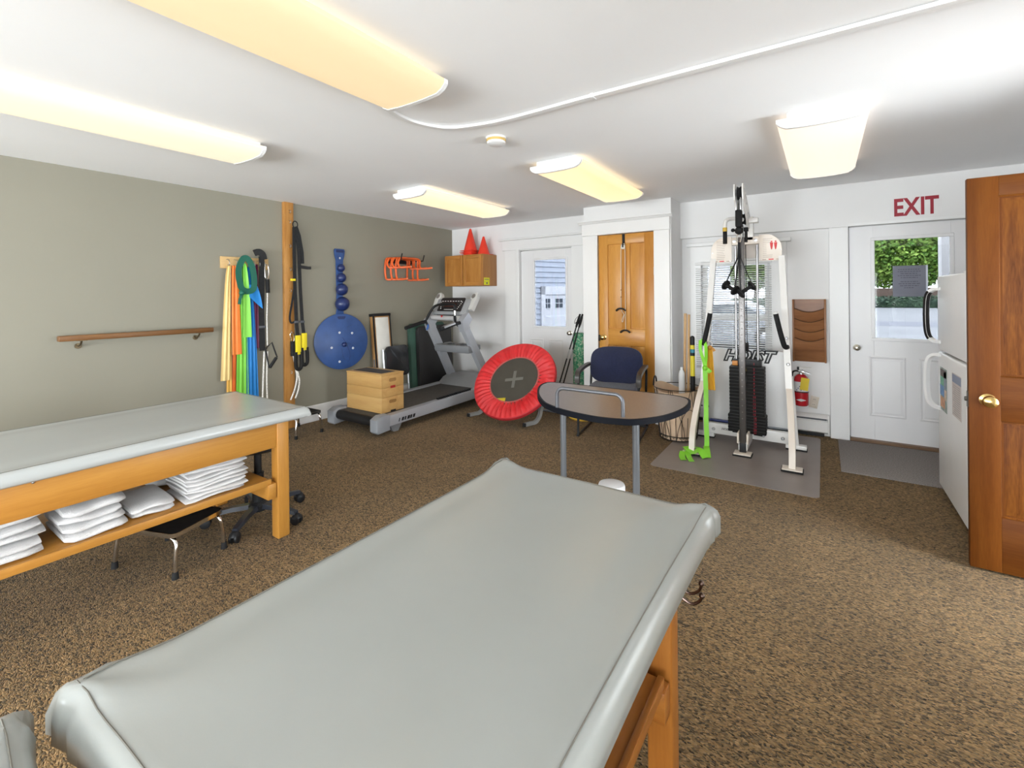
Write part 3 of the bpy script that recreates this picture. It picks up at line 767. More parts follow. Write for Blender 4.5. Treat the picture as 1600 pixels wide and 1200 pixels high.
for x, y in ((-1.50, 2.845), (-.932, 2.69), (-1.64, 3.11), (-1.084, 3.13)):
    lg = obj('leg', G().tube([(x, y, .02), (x, y, ZT-.03)], .021, 16), GREYM, t)
    obj('foot', G().lathe([(.025, 0), (.025, .03), (0, .03)], (x, y, 0), 14), BLACK, lg)
    obj('leg_bracket', G().box(x-.075, x-.018, y-.03, y+.03, ZT-.07, ZT-.03, .005), DGREY, lg)
p = [(-1.345, 2.475, ZT-.005), (-1.345, 2.475, ZT+.075)] + arc((-1.30, 2.475, ZT+.075), .045, 180, 90, 6)[1:] + arc((-.975, 2.475, ZT+.075), .045, 90, 0, 6) + [(-.93, 2.475, ZT-.005)]
obj('grab_rail', G().tube(p, .011, 12), mk('grey_tube', (.15, .155, .17), .35, .5), t)
# ---- white canister behind the near table
j = thing('white_canister', (-1.055, 2.61, 0), 'white plastic canister with lid on the floor behind the nearest table', 'canister')
obj('body', G().lathe([(0, 0), (.07, 0), (.074, .01), (.074, .225), (0, .225)], (-1.055, 2.61, 0), 32), mk('white_plastic', (.80, .79, .79), .35), j)
obj('lid', G().lathe([(.078, .222), (.079, .225), (.079, .272), (.074, .284), (.06, .290), (.03, .2925), (0, .293)], (-1.055, 2.61, 0), 32), mk('white_plastic', (.80, .79, .79), .35), j)

# ================================================================ olive wall: rail, band board, post, boards
r = thing('wall_rail', (-4.72, 1.48, 1.1), 'brown wooden handrail on two brackets on the olive wall', 'rail')
obj('rail_bar', G().box(-4.752, -4.692, .955, 2.005, 1.098, 1.140, .006), RAILW, r)
for y in (1.09, 1.90):
    g = G(); g.tube(smooth_path([(-4.815, y, 1.05), (-4.775, y, 1.055), (-4.735, y, 1.08), (-4.725, y, 1.106)], 4), .007, 8); g.lathe([(.022, 0), (.022, .006), (0, .008)], (-4.819, y, 1.05), 14, (1, 0, 0)); g.box(-4.74, -4.705, y-.03, y+.03, 1.094, 1.099)
    obj('bracket', g, mk('antique_brass', (.16, .12, .07), .35, .9), r)
bb = thing('band_board', (-4.81, 2.35, 1.69), 'pine board with hooks holding coloured exercise bands', 'hook board')
obj('board', G().box(XL, XL+.022, 2.115, 2.575, 1.70, 1.815, .003), wood('pine_along_y', (.62, .42, .20), (.50, .31, .12), 'y', .45), bb)
HOOK = [2.165, 2.235, 2.295, 2.35, 2.405, 2.455, 2.505]
for y in HOOK:
    g = G(); g.tube(smooth_path([(XL+.02, y, 1.785), (XL+.045, y, 1.785), (XL+.075, y, 1.775), (XL+.085, y, 1.745), (XL+.07, y, 1.725), (XL+.05, y, 1.735)], 5), .0035, 8)
    obj('hook', g, STEEL, bb)
def band(name, y0, y1, yb0, yb1, ztop, zbot, col, label, folds=3, depth=.012, xo=.06, seed=1, cat='exercise band', skew=0., rough=.55):
    """hanging elastic band: gathered at the hook, spreading in soft vertical folds"""
    rr = random.Random(seed); ph = rr.uniform(0, 6); g = G()
    def f(u, v):
        s = v**.6; a, b = y0 + (yb0-y0)*s, y1 + (yb1-y1)*s
        y = a + (b-a)*u; z = ztop + (zbot-ztop)*v + skew*(u-.5)*v
        k = u + .10*math.sin(u*5+ph*2) + .05*math.sin(u*11+ph+v*1.5)
        x = XL + xo + depth*(1-.7*v)*math.sin(k*folds*1.6*math.pi+ph+v*1.1) + .012*v*math.sin(ph+v*2)
        return (max(x, XL+.006), y, z)
    g.grid(f, 8*folds+1, 14); g.thick(.0012)
    return tag(obj(name, g, mk('band_'+label.split()[0]+label.split()[1].replace(',', ''), col, rough, var=.05, spec=.4), ang=80), label, cat, 'exercise bands on the hook board')
band('exercise_band', 2.155, 2.185, 2.085, 2.17, 1.73, .62, (.80, .58, .24), 'pale yellow band hanging at the left end of the board', 3, .010, .062, 1)
band('exercise_band', 2.165, 2.185, 2.15, 2.20, 1.725, .50, (.85, .48, .10), 'golden yellow band behind the pale one, tied in strips', 2, .008, .042, 11)
band('exercise_band', 2.20, 2.24, 2.185, 2.275, 1.725, .86, (.85, .22, .04), 'bright orange band with a wide square lower end', 2, .009, .066, 2)
band('exercise_band', 2.235, 2.262, 2.20, 2.235, 1.735, .42, (.80, .15, .02), 'deep orange band, narrow and longest, behind the bright one', 1, .006, .04, 12)
band('exercise_band', 2.27, 2.31, 2.225, 2.345, 1.76, .40, (.20, .58, .06), 'lime green band hanging below the dark green loop', 3, .012, .060, 3)
band('exercise_band', 2.29, 2.315, 2.285, 2.37, 1.75, 1.02, (.26, .70, .10), 'bright green short band end lying over the lime one', 1, .010, .082, 13)
band('exercise_band', 2.34, 2.37, 2.325, 2.445, 1.72, .36, (.012, .19, .52), 'royal blue band, widest and reaching below the table edge', 3, .012, .058, 4)
band('exercise_band', 2.335, 2.42, 2.34, 2.47, 1.54, 1.36, (.015, .22, .60), 'bright blue band end folded over the front of the royal blue one', 1, .014, .092, 14, skew=-.12)
band('exercise_band', 2.40, 2.44, 2.405, 2.455, 1.75, .90, (.11, .012, .045), 'dark maroon band between the blue and the black strap', 2, .010, .060, 5)
g = G()
lp = smooth_path([(XL+.085, 2.25, 1.60), (XL+.095, 2.245, 1.70), (XL+.10, 2.28, 1.79), (XL+.10, 2.32, 1.80), (XL+.10, 2.365, 1.73), (XL+.105, 2.385, 1.60), (XL+.105, 2.375, 1.50), (XL+.11, 2.32, 1.475), (XL+.115, 2.275, 1.49), (XL+.11, 2.255, 1.52)], 5)
g.sweep(lp, [(-.028, -.005), (.028, -.005), (.028, .005), (-.028, .005)], up=(1, 0, 0), closed=True)
g.ball((XL+.115, 2.262, 1.46), .028, 12, .8)
g.sweep([(XL+.115, 2.262, 1.46), (XL+.113, 2.245, 1.40), (XL+.113, 2.238, 1.35)], [(-.014, -.003), (.014, -.003), (.014, .003), (-.014, .003)], up=(1, 0, 0))
tag(obj('exercise_band', g, mk('band_dark_teal', (.006, .115, .075), .5), ang=60), 'dark teal band knotted into a loop over the green one', 'exercise band', 'exercise bands on the hook board')
st = thing('strap_with_buckle', (XL+.06, 2.48, .85), 'black webbing strap hanging from the right hook of the board', 'strap')
obj('strap', G().bar([(XL+.085, 2.47, 1.83), (XL+.075, 2.48, 1.70), (XL+.065, 2.475, 1.3), (XL+.06, 2.485, .87)], .055, .008, up=(1, 0, 0)), WEB, st)
obj('bow', G().bar(smooth_path([(XL+.085, 2.40, 1.86), (XL+.09, 2.44, 1.875), (XL+.095, 2.475, 1.85), (XL+.09, 2.49, 1.80)], 5), .062, .02, up=(1, 0, 0)), WEB, st)
obj('slider_buckle', G().box(XL+.058, XL+.072, 2.448, 2.518, 1.10, 1.125, .003), DGREY, st)
cb = thing('cord_trainer', (XL+.09, 2.53, .3), 'white braided cord trainer with black handle and carabiner', 'exercise cord')
CORD = mk('white_braided_cord', (.74, .71, .66), .8, var=.35, vs=130)
obj('carabiner', G().tube(smooth_path([(XL+.085, 2.515, 1.75), (XL+.09, 2.535, 1.73), (XL+.09, 2.54, 1.65), (XL+.09, 2.525, 1.60), (XL+.09, 2.505, 1.62), (XL+.085, 2.503, 1.72)], 4, True), .005, 8, closed=True), CHROME, cb)
obj('upper_grip', G().tube([(XL+.09, 2.525, 1.60), (XL+.09, 2.53, 1.46)], .02, 12), RUBBER, cb)
obj('upper_cord', G().tube([(XL+.085, 2.528, 1.47), (XL+.075, 2.525, 1.2), (XL+.07, 2.53, .92)], .006, 8), CORD, cb)
for a, b in ((2.495, 2.475), (2.53, 2.525)):
    obj('lower_cord', G().tube(smooth_path([(XL+.075, a, .86), (XL+.07, a-.01, .6), (XL+.07, b, .33)], 5), .008, 8), CORD, cb)
hd = obj('stirrup_handle', G().tube([(XL+.085, 2.505, .89), (XL+.11, 2.555, .95), (XL+.15, 2.585, .80), (XL+.12, 2.52, .69), (XL+.085, 2.50, .89)], .008, 8), WEB, cb)
obj('foam_grip', G().tube([(XL+.145, 2.582, .795), (XL+.122, 2.523, .695)], .016, 12), RUBBER, hd)
# ---- pine post with hooks and the suspension trainer
ps = thing('hook_post', (-4.79, 2.785, 0), 'pine post from floor to ceiling with screw hooks on the olive wall', 'post')
obj('post', G().box(XL+.001, XL+.045, 2.735, 2.84, 0, ZC-.002, .003), POSTW, ps)
for z in (2.35, 2.24, 1.98, 1.73, 1.50, 1.32, 1.05, .82, .62):
    g = G(); g.tube(smooth_path([(XL+.04, 2.79, z), (XL+.065, 2.79, z), (XL+.078, 2.79, z-.012), (XL+.07, 2.79, z-.03), (XL+.055, 2.79, z-.022)], 4), .0035, 7)
    obj('screw_hook', g, STEEL, ps)
sx = XL + .085
tr = thing('suspension_trainer', (sx, 2.87, .85), 'black and yellow suspension trainer hanging from the pine post', 'suspension trainer')
YEL = mk('yellow_webbing', (.82, .66, .02), .7, var=.05)
obj('top_ring', G().tube([(sx, 2.835+.028*math.cos(R(a)), 2.20+.036*math.sin(R(a))) for a in range(0, 360, 24)], .006, 8, closed=True), BLACK, tr)
obj('anchor_strap', G().bar([(sx, 2.845, 2.18), (sx+.01, 2.875, 2.08), (sx+.012, 2.905, 1.90), (sx+.012, 2.91, 1.78)], .032, .012, up=(1, 0, 0)), WEB, tr)
obj('strap', G().bar([(sx, 2.822, 2.17), (sx+.006, 2.818, 1.9), (sx+.006, 2.822, 1.5), (sx+.006, 2.835, 1.14), (sx+.006, 2.85, .98)], .036, .008, up=(1, 0, 0)), WEB, tr)
obj('strap', G().bar([(sx+.004, 2.845, 2.17), (sx+.01, 2.868, 1.9), (sx+.012, 2.88, 1.5), (sx+.012, 2.90, 1.14), (sx+.012, 2.92, .98)], .036, .008, up=(1, 0, 0)), WEB, tr)
obj('side_loop', G().bar(smooth_path([(sx, 2.82, 1.52), (sx, 2.79, 1.35), (sx, 2.765, 1.2), (sx, 2.78, 1.14), (sx, 2.82, 1.15)], 5), .02, .006, up=(1, 0, 0)), WEB, tr)
obj('stub', G().bar([(sx+.01, 2.88, 1.745), (sx+.02, 2.96, 1.735), (sx+.025, 2.995, 1.735)], .035, .03), WEB, tr)
for y, z in ((2.80, 1.60), (2.835, 1.145), (2.90, 1.145)):
    obj('adjuster', G().box(sx-.002, sx+.02, y-.025, y+.025, z-.012, z+.012, .003), YEL if z > 1.5 else DGREY, tr)
for y in (2.852, 2.922):
    obj('yellow_sleeve', G().box(sx-.004, sx+.022, y-.03, y+.03, .79 if y < 2.9 else .83, 1.0 if y < 2.9 else 1.02, .008), YEL, tr)
    cz = .82 if y < 2.9 else .86
    lp = [(sx+.01, y-.03, cz), (sx+.01, y-.03, cz-.14), (sx+.01, y-.012, cz-.185), (sx+.01, y+.02, cz-.185), (sx+.01, y+.036, cz-.14), (sx+.01, y+.03, cz)]
    obj('foam_handle', G().tube(smooth_path(lp, 4), .019, 10), RUBBER, tr)
rc = thing('rope_trainer', (sx, 2.83, .3), 'white rope trainer with carabiner on the lower part of the pine post', 'exercise cord')
obj('carabiner', G().tube(smooth_path([(sx-.01, 2.775, 1.02), (sx-.008, 2.80, 1.03), (sx-.006, 2.815, .96), (sx-.006, 2.80, .92), (sx-.01, 2.785, .94)], 4, True), .005, 8, closed=True), CHROME, rc)
obj('grip', G().tube([(sx-.012, 2.80, .94), (sx-.012, 2.80, .78)], .022, 12), RUBBER, rc)
obj('rope', G().tube(smooth_path([(sx-.012, 2.805, .80), (sx-.008, 2.83, .65), (sx-.006, 2.845, .55), (sx-.01, 2.82, .42), (sx-.014, 2.775, .31)], 6), .009, 8), CORD, rc)
obj('rope', G().tube(smooth_path([(sx-.008, 2.82, .70), (sx-.004, 2.855, .58), (sx-.004, 2.87, .50), (sx-.006, 2.855, .40), (sx-.01, 2.825, .32)], 6), .009, 8), CORD, rc)
# ---- blue ball paddle and balance disc
BLUE = mk('blue_plastic', (.028, .072, .22), .42, var=.12, vs=9)
DBLUE = mk('dark_blue_rubber', (.012, .024, .10), .35, var=.12)
bp = thing('ball_paddle', (-4.78, 3.43, 1.15), 'blue wall paddle with four graded balls on the olive wall', 'balance trainer')
pw = [(-.062, 1.965), (-.055, 1.985), (.055, 1.985), (.066, 1.965), (.06, 1.91), (.036, 1.85), (.034, 1.5), (.036, 1.26), (.055, 1.14), (-.055, 1.14), (-.036, 1.26), (-.034, 1.5), (-.036, 1.85), (-.058, 1.91)]
pb = obj('paddle', G().prism([(3.425+a*1.1, z) for a, z in pw], 'x', XL+.012, XL+.035, .004), BLUE, bp)
obj('hand_slot', G().prism([(3.425+a*1.1, z) for a, z in ((-.04, 1.942), (.042, 1.942), (.05, 1.955), (.042, 1.972), (-.04, 1.972), (-.048, 1.955))], 'x', XL+.034, XL+.0365), DBLUE, pb)
obj('mounting_ring', G().lathe([(.005, 0), (.011, 0), (.011, .003), (.005, .003)], (XL+.034, 3.425, 1.875), 14, (1, 0, 0), close=True), PAPER, pb)
for z, rad in ((1.757, .046), (1.64, .056), (1.50, .071), (1.328, .084)):
    obj('ball', G().ball((XL+.03+rad*.5, 3.428, z), rad, 24), DBLUE, bp)
bd = thing('balance_disc', (-4.74, 3.44, .55), 'large round blue balance board hanging below the ball paddle', 'balance board')
Md = Matrix.Translation((XL+.085, 3.405, .885)) @ Matrix.Rotation(R(-11), 4, 'Z') @ Matrix.Rotation(R(-3), 4, 'Y') @ Matrix.Rotation(R(90), 4, 'Y')
rd = .328
obj('board', G(Md).lathe([(0, -.012), (rd-.01, -.012), (rd, -.004), (rd, .004), (rd-.012, .012), (0, .012)], n=56), BLUE, bd)
def dl(u, v, w=.0145): return (-v, u, w)       # u along the wall (right), v up
obj('hand_slot', G(Md).prism([(-v, u) for u, v in ((-.05, .285), (-.035, .262), (.035, .262), (.05, .285), (.045, .296), (-.045, .296))], 'z', .011, .0135), DBLUE, bd)
for u, v in ((-.03, .105), (.125, .09), (-.13, -.065), (.13, -.09), (-.04, -.235)):
    obj('ring_bolt', G(Md).lathe([(.006, 0), (.0125, 0), (.0125, .003), (.006, .003)], dl(u, v, .012), 14, close=True), PAPER, bd)
obj('centre_knob', G(Md).ball(dl(.02, -.04, .022), .028, 16), DBLUE, bd)
g = G(Md)
g.tube(smooth_path([dl(.0, .05, .0125), dl(.045, -.02, .0125), dl(.09, -.15, .0125), (dl(.07, -.24, .0125)), dl(.01, -.19, .0125), dl(-.01, -.08, .0125)], 5), .0016, 5)
g.tube([dl(-.07, -.045, .0125), dl(.1, -.03, .0125)], .0012, 5); g.tube([dl(.06, .16, .0125), dl(.15, .20, .0125)], .0012, 5)
obj('moulded_lines', g, DBLUE, bd)
# ---- hurdles on a wall bracket
hb = thing('hurdle_bracket', (-4.72, 4.42, 1.85), 'black two-arm wall bracket carrying the orange hurdles', 'bracket')
g = G(); g.box(XL, XL+.02, 4.18, 4.66, 1.855, 1.91, .004); obj('back_bar', g, BLACK, hb)
for y in (4.20, 4.60):
    obj('arm', G().tube([(XL+.01, y, 1.895), (XL+.24, y, 1.895), (XL+.265, y, 1.975)], .0085, 8), BLACK, hb)
ORG = mk('orange_plastic', (.72, .115, .02), .38, var=.12, vs=12)
for k in range(6):
    tall = k % 2 == 0
    xo = XL + .045 + k*.036; drop = .285 if tall else .13; jj = rnd.uniform(-.015, .02); fl = .10 if tall else .13
    yl, yr = 4.11 + jj + k*.012, 4.50 + jj + k*.012
    zt = 1.916
    p = [(xo+fl, yl+.10, zt-drop+.012), (xo+.05, yl+.01, zt-drop), (xo+.012, yl, zt-drop+.025), (xo, yl-.005, zt-drop*.5), (xo, yl+.012, zt-.03), (xo, yl+.05, zt), (xo, (yl+yr)/2, zt+.004),
         (xo, yr-.04, zt), (xo, yr, zt-.03), (xo, yr-.005, zt-drop*.5), (xo+.012, yr-.012, zt-drop+.025), (xo+.05, yr, zt-drop), (xo+fl, yr+.10, zt-drop+.012)]
    od = ['rearmost, against the wall', 'second from the wall', 'third from the wall', 'fourth from the wall', 'fifth from the wall', 'outermost, farthest from the wall'][k]
    h = thing('mini_hurdle', (xo, 4.3, zt-drop), 'orange %s hurdle on the bracket, %s' % ('tall' if tall else 'low', od), 'hurdle', 'orange hurdles on the wall bracket')
    obj('frame', G().tube(smooth_path(p, 4), .0135, 9), ORG, h)
    for e in (p[0], p[-1]):
        d = (Vector(e) - Vector(p[1] if e is p[0] else p[-2])).normalized()
        obj('end_plug', G().cyl(Vector(e)-d*.002, Vector(e)+d*.006, .012, n=9), mk('pale_plug', (.75, .45, .28), .5), h)
# ---- boards and pads leaning on the olive wall
lb = thing('slide_board', (-4.72, 4.02, 0), 'narrow wooden board with white face and black cap leaning on the olive wall', 'board')
Ml = Matrix.Translation((-4.62, 4.005, 0)) @ Matrix.Rotation(R(-5.5), 4, 'Y')
Mi = Matrix.Rotation(R(0), 4, 'X')
obj('core', G(Ml).box(-.075, -.01, -.135, .135, .012, 1.18, .003), wood('tan_board', (.55, .30, .12), (.42, .21, .07), 'z', .45), lb)
obj('white_face', G(Ml).box(-.012, -.004, -.105, .105, .03, 1.15, .002), mk('cream_laminate', (.78, .76, .70), .25), lb)
for y in (-.137, .125):
    obj('edge_strip', G(Ml).box(-.02, .004, y, y+.012, .012, 1.18, .002), BLACK, lb)
obj('top_cap', G(Ml).box(-.08, .008, -.142, .142, 1.165, 1.20, .004), BLACK, lb)
obj('printed_mark', G(Ml).box(-.06, -.03, -.1365, -.1355, .50, .62), INK, lb)
fc = thing('folded_chair', (-4.58, 4.15, 0), 'folded chair with glossy black rounded seat leaning beside the treadmill', 'folding chair')
Mf = Matrix.Translation((-4.545, 4.13, 0)) @ Matrix.Rotation(R(-5), 4, 'Y')
def rrect(w0, w1, z0, z1, r, n=6):
    out = []
    for cx, cz, s0 in ((w1-r, z1-r, 0), (w0+r, z1-r, 90), (w0+r, z0+r, 180), (w1-r, z0+r, 270)):
        for i in range(n): q = R(s0+90*i/(n-1)); out.append((cx+r*math.cos(q), cz+r*math.sin(q)))
    return out
obj('seat', G(Mf).prism(rrect(-.175, .195, .38, .775, .055), 'x', -.02, .012, .006), mk('glossy_black', (.02, .02, .022), .22), fc)
for y in (-.19, .205):
    obj('frame_leg', G(Mf).tube([(-.03, y, .012), (-.03, y, .74)], .011, 8), STEEL, fc)
obj('cross_tube', G(Mf).tube([(-.03, -.19, .25), (-.03, .205, .25)], .009, 8), STEEL, fc)
for k, (y0, y1, x, zt, mt, lab) in enumerate(((4.50, 5.20, -4.74, 1.03, mk('green_mat', (.045, .105, .075), .6), 'dark green folded exercise mat standing nearest the olive wall'), (4.58, 5.26, -4.665, .99, mk('black_mat', (.022, .02, .02), .5), 'black exercise mat standing in front of the green one'))):
    Mm = Matrix.Translation((x+.05, 0, 0)) @ Matrix.Rotation(R(-3), 4, 'Y')
    tag(obj('exercise_mat', G(Mm).prism(rrect(y0, y1, 0, zt, .07 if k else .05), 'x', -.055, 0.0, .012), mt), lab, 'mat', 'mats behind the treadmill')
# ================================================================ treadmill
tm = thing('treadmill', (-4.11, 4.1, 0), 'grey treadmill standing in the corner by the olive wall', 'treadmill')
def both(f): f(-4.455, -1); f(-3.745, 1)
for xc, s in ((-4.455, -1), (-3.745, 1)):
    g = G(); x0, x1 = xc-.045, xc+.045
    g.prism([(3.16, .075), (4.95, .10), (4.95, .215), (3.16, .185)], 'x', x0, x1, .006)
    rl = obj('side_rail', g, SILVER, tm)
    g = G(); g.prism([(3.05, .05), (3.07, .03), (3.22, .04), (3.22, .20), (3.12, .205), (3.05, .17)], 'x', xc-.058, xc+.058, .012); obj('end_cap', g, mk('cap_grey', (.30, .315, .34), .45), tm)
    g = G(); g.prism([(3.30, 0), (3.36, 0), (3.42, .09), (3.24, .09), (3.27, .03)], 'x', xc-.02, xc+.02); obj('foot', g, MGREY, tm)
    g = G(); g.prism([(4.78, 0), (4.9, 0), (4.95, .11), (4.72, .11)], 'x', xc-.03, xc+.03); obj('front_foot', g, DGREY, tm)
    # uprights lean back towards the runner
    xb, xt = (-3.775, -3.83) if s > 0 else (-4.43, -4.42)
    up_ = [(xb, 5.06, .18), (xt, 4.58, 1.0), (xt, 4.53, 1.10)]
    obj('upright', G().sweep(up_, [(-.032, -.055), (.032, -.055), (.032, .055), (-.032, .055)], up=(0, 1, 0)), SILVER, tm)
    obj('upright_collar', G().sweep([(xt, 4.59, .97), (xt, 4.55, 1.06), (xt+s*.0, 4.66, 1.15)], [(-.045, -.07), (.045, -.07), (.045, .07), (-.045, .07)], up=(0, 1, 0), scale=[.9, 1.05, .85]), SILVER, tm)
    gp = [(xt, 4.55, 1.075), (xt, 4.40, 1.06), (xt, 4.12, 1.005)]
    obj('hand_grip', G().tube(gp, .024, 12), BLACK, tm)
    if s > 0: obj('pulse_plate', G().tube([(xt, 4.38, 1.063), (xt, 4.18, 1.023)], .0255, 12), STEEL, tm)
    # loudspeaker ears beside the console
    eu, en = Vector((0, .50, .866)), Vector((-.12, -.85, .5)).normalized()
    er = eu.cross(en).normalized(); en = er.cross(eu); ec = Vector((xt + s*.02, 4.735, 1.335))
    Me = Matrix.Translation(ec) @ Matrix((er, eu, en)).transposed().to_4x4()
    ear = [(-.055, .03), (-.04, .105), (-.012, .13), (.03, .13), (.055, .10), (.058, .03), (.04, -.13), (-.03, -.13)]
    eo = obj('console_ear', G(Me).prism(ear, 'z', -.045, .02, .008), mk('pale_grey_plastic', (.55, .54, .51), .4), tm)
    obj('speaker_grille', G(Me).lathe([(.033, 0), (.033, .004), (0, .005)], (0, .07, .02), 20), mk('taupe_grille', (.17, .155, .14), .7), eo)
obj('belt', G().prism([(3.10, .10), (3.085, .135), (3.10, .165), (3.14, .178), (4.86, .198), (4.86, .15), (3.2, .10)], 'x', -4.405, -3.795), mk('running_belt', (.075, .068, .06), .75, var=.15, vs=40), tm)
obj('rear_roller', G().cyl((-4.40, 3.13, .128), (-3.80, 3.13, .128), .052, n=20), BLACK, tm)
obj('motor_hood', G().prism([(4.74, .195), (4.86, .28), (4.98, .315), (5.25, .31), (5.33, .24), (5.33, .08), (4.80, .08)], 'x', -4.47, -3.73, .02), mk('hood_grey', (.30, .305, .31), .4), tm)
obj('bottle_tray', G().prism([(4.62, .70), (4.64, .66), (4.84, .66), (4.88, .70), (4.88, .755), (4.62, .755)], 'x', -4.405, -3.80, .015), MGREY, tm)
for x in (-4.21, -3.99):
    obj('cup_holder', G().lathe([(.05, 0), (.052, .003), (.044, .003), (.04, -.004), (0, -.004)], (x, 4.75, .756), 20), DGREY, tm)
    obj('tray_handle', G().tube([(x-.07, 4.66, .757), (x-.06, 4.69, .772), (x-.05, 4.80, .772), (x-.05, 4.84, .757)], .007, 8), STEEL, tm)
cu = Vector((0, .55, .83)).normalized(); cn = Vector((0, -.83, .55)).normalized()
cc = Vector((-4.12, 4.66, 1.295))
obj('console_back', G().obox(cc - cn*.035 - cu*.02, (1, 0, 0), cu, cn, .29, .125, .025, .015), mk('hood_grey', (.30, .305, .31), .4), tm)
cp = obj('console_panel', G().obox(cc, (1, 0, 0), cu, cn, .205, .105, .012, .01), mk('console_black', (.018, .015, .015), .3), tm)
for i in range(8): obj('button', G().obox(cc + Vector((-.16+.046*i, 0, 0)) + cu*.045 + cn*.0125, (1, 0, 0), cu, cn, .011, .004, .0015), PAPER, cp)
for i in range(5):
    for q in (-1, 1): obj('button', G().obox(cc + Vector((q*(.185-.010*i), 0, 0)) + cu*(.03-.025*i) + cn*.0125, (1, 0, 0), cu, cn, .005, .006, .0015), PAPER, cp)
obj('display', G().obox(cc - cu*.015 + cn*.0125, (1, 0, 0), cu, cn, .10, .028, .001), mk('lcd_brown', (.06, .025, .02), .2), cp)
obj('label_strip', G().obox(cc - cu*.085 + cn*.0125, (1, 0, 0), cu, cn, .08, .005, .001), mk('light_print', (.45, .44, .42), .6), cp)
ab = smooth_path([(-4.40, 4.50, 1.02), (-4.41, 4.49, 1.10), (-4.36, 4.55, 1.24), (-4.29, 4.57, 1.29), (-4.15, 4.55, 1.30), (-3.99, 4.54, 1.30), (-3.945, 4.53, 1.27), (-3.94, 4.52, 1.15), (-3.94, 4.54, 1.06), (-3.90, 4.56, 1.02), (-3.85, 4.57, 1.03)], 5)
obj('pulse_bar', G().tube(ab, .0165, 12), BLACK, tm)
obj('bar_collar', G().tube([(-3.941, 4.523, 1.22), (-3.941, 4.522, 1.16)], .0185, 12), CHROME, tm)
obj('cross_roll', G().tube([(-4.37, 4.56, 1.125), (-3.97, 4.56, 1.115)], .034, 16), mk('roll_grey', (.42, .41, .41), .35), tm)
obj('shelf_lip', G().box(-4.33, -4.0, 4.60, 4.70, 1.15, 1.165, .004), BLACK, tm)
obj('safety_key', G().prism([(-4.19, 1.155), (-4.15, 1.155), (-4.175, 1.125)], 'y', 4.522, 4.528), mk('red_key', (.55, .02, .02), .4), tm)
obj('blue_tag', G().bar(smooth_path([(-4.40, 4.50, 1.06), (-4.385, 4.485, 1.0), (-4.40, 4.48, .96)], 4), .025, .006), mk('blue_tape', (.02, .09, .30), .6), tm)
g = G()
for i in range(17):
    y = 3.98 + i*.036; g.box(-3.765, -3.73, y, y+.022, .2, .206 + (y-3.16)*.0168)
obj('grip_marks', g, BLACK, tm)
g = G()
for i, w in enumerate((.012, .03, .02, .034, .026, .03)):      # illegible slanted decal
    y = 3.34 + i*.04; g.prism([(y, .10), (y+w, .10), (y+w+.012, .135), (y+.012, .135)], 'x', -3.7005, -3.6985)
obj('side_decal', g, BLACK, tm)
cord = smooth_path([(-4.32, 5.465, .43), (-4.30, 5.43, .47), (-4.24, 5.40, .42), (-4.22, 5.38, .30), (-4.20, 5.36, .18), (-4.19, 5.35, .10)], 6)
cp2 = obj('power_cord', G().tube(cord, .005, 7), BLACK, tm)

# ---- plyo box in three stacking tiers on the belt
pl = thing('plyo_box', (-4.11, 3.38, .185), 'birch plywood step box of three stacked tiers on the treadmill belt', 'plyo box')
bx0, bx1, by0, by1 = -4.40, -3.825, 3.225, 3.53; zb = .186
tiers = [(zb, .345), (.3465, .445), (.4465, .575)]
for k, (a, b) in enumerate(tiers):
    t_ = obj('tier', G().box(bx0, bx1, by0, by1, a, b, .003), PLY, pl)
    if k in (0, 2):
        zc = (a+b)/2 + (.03 if k == 0 else .012)
        obj('hand_hole', G().prism(rrect(3.325, 3.425, zc-.018, zc+.018, .0175), 'x', bx1-.02, bx1+.0012), wood('ply_shadow_side', (.36, .20, .07), (.27, .14, .04), 'y', .6), t_)
obj('red_tab', G().box(bx1-.01, bx1+.002, 3.345, 3.41, .435, .462), mk('red_tab', (.40, .02, .02), .5), pl)
obj('toe_notch', G().box(bx1-.01, bx1+.0012, 3.345, 3.415, zb, zb+.018), BLACK, pl)
obj('top_board', G().box(bx0-.004, bx1+.004, by0-.004, by1+.004, .576, .592, .004), PLY, pl)
obj('grip_pad', G().box(bx0+.03, bx1-.07, by0+.06, by1-.06, .592, .5945), mk('dark_grip', (.06, .055, .055), .9), pl)

# ================================================================ rebounder trampoline
tp = thing('rebounder', (-2.88, 4.35, 0), 'tilted round mini trampoline with pleated red skirt on a grey stand', 'trampoline')
Mt = Matrix.Translation((-2.876, 4.296, .468)) @ Matrix.Rotation(R(3.7), 4, 'Z') @ Matrix.Rotation(R(47.6), 4, 'X')
RED = mk('red_skirt', (.66, .028, .032), .55, var=.10, vs=14)
Ro, Ri = .485, .297
pleat = [rnd.uniform(.55, 1) if k % 2 else rnd.uniform(0, .45) for k in range(96)]
def skirt(u, v):
    n = 288; k = u*96; i = int(k) % 96; fr = k - int(k)
    h = (pleat[i]*(1-fr) + pleat[(i+1) % 96]*fr)
    wob = 1 + .014*math.sin(u*2*math.pi*5+1) + .012*math.sin(u*2*math.pi*3)
    r = Ri*wob + (Ro-Ri*wob)*v; a = 2*math.pi*u
    env = math.sin(math.pi*min(1, .12+v*.88))**.6 if v < 1 else 0
    z = .012 + .022*math.sin(math.pi*v*.9) + .040*(h-.5)*env
    return (r*math.cos(a), r*math.sin(a), z)
g = G(Mt); g.grid(skirt, 288, 9, closeu=True); obj('skirt', g, RED, tp, ang=80)
obj('skirt_rim', G(Mt).lathe([(Ro-.002, .016), (Ro+.006, .008), (Ro+.006, -.03), (Ro-.004, -.04), (Ro-.03, -.04)], n=72, close=True), mk('red_skirt_side', (.50, .02, .028), .6), tp)
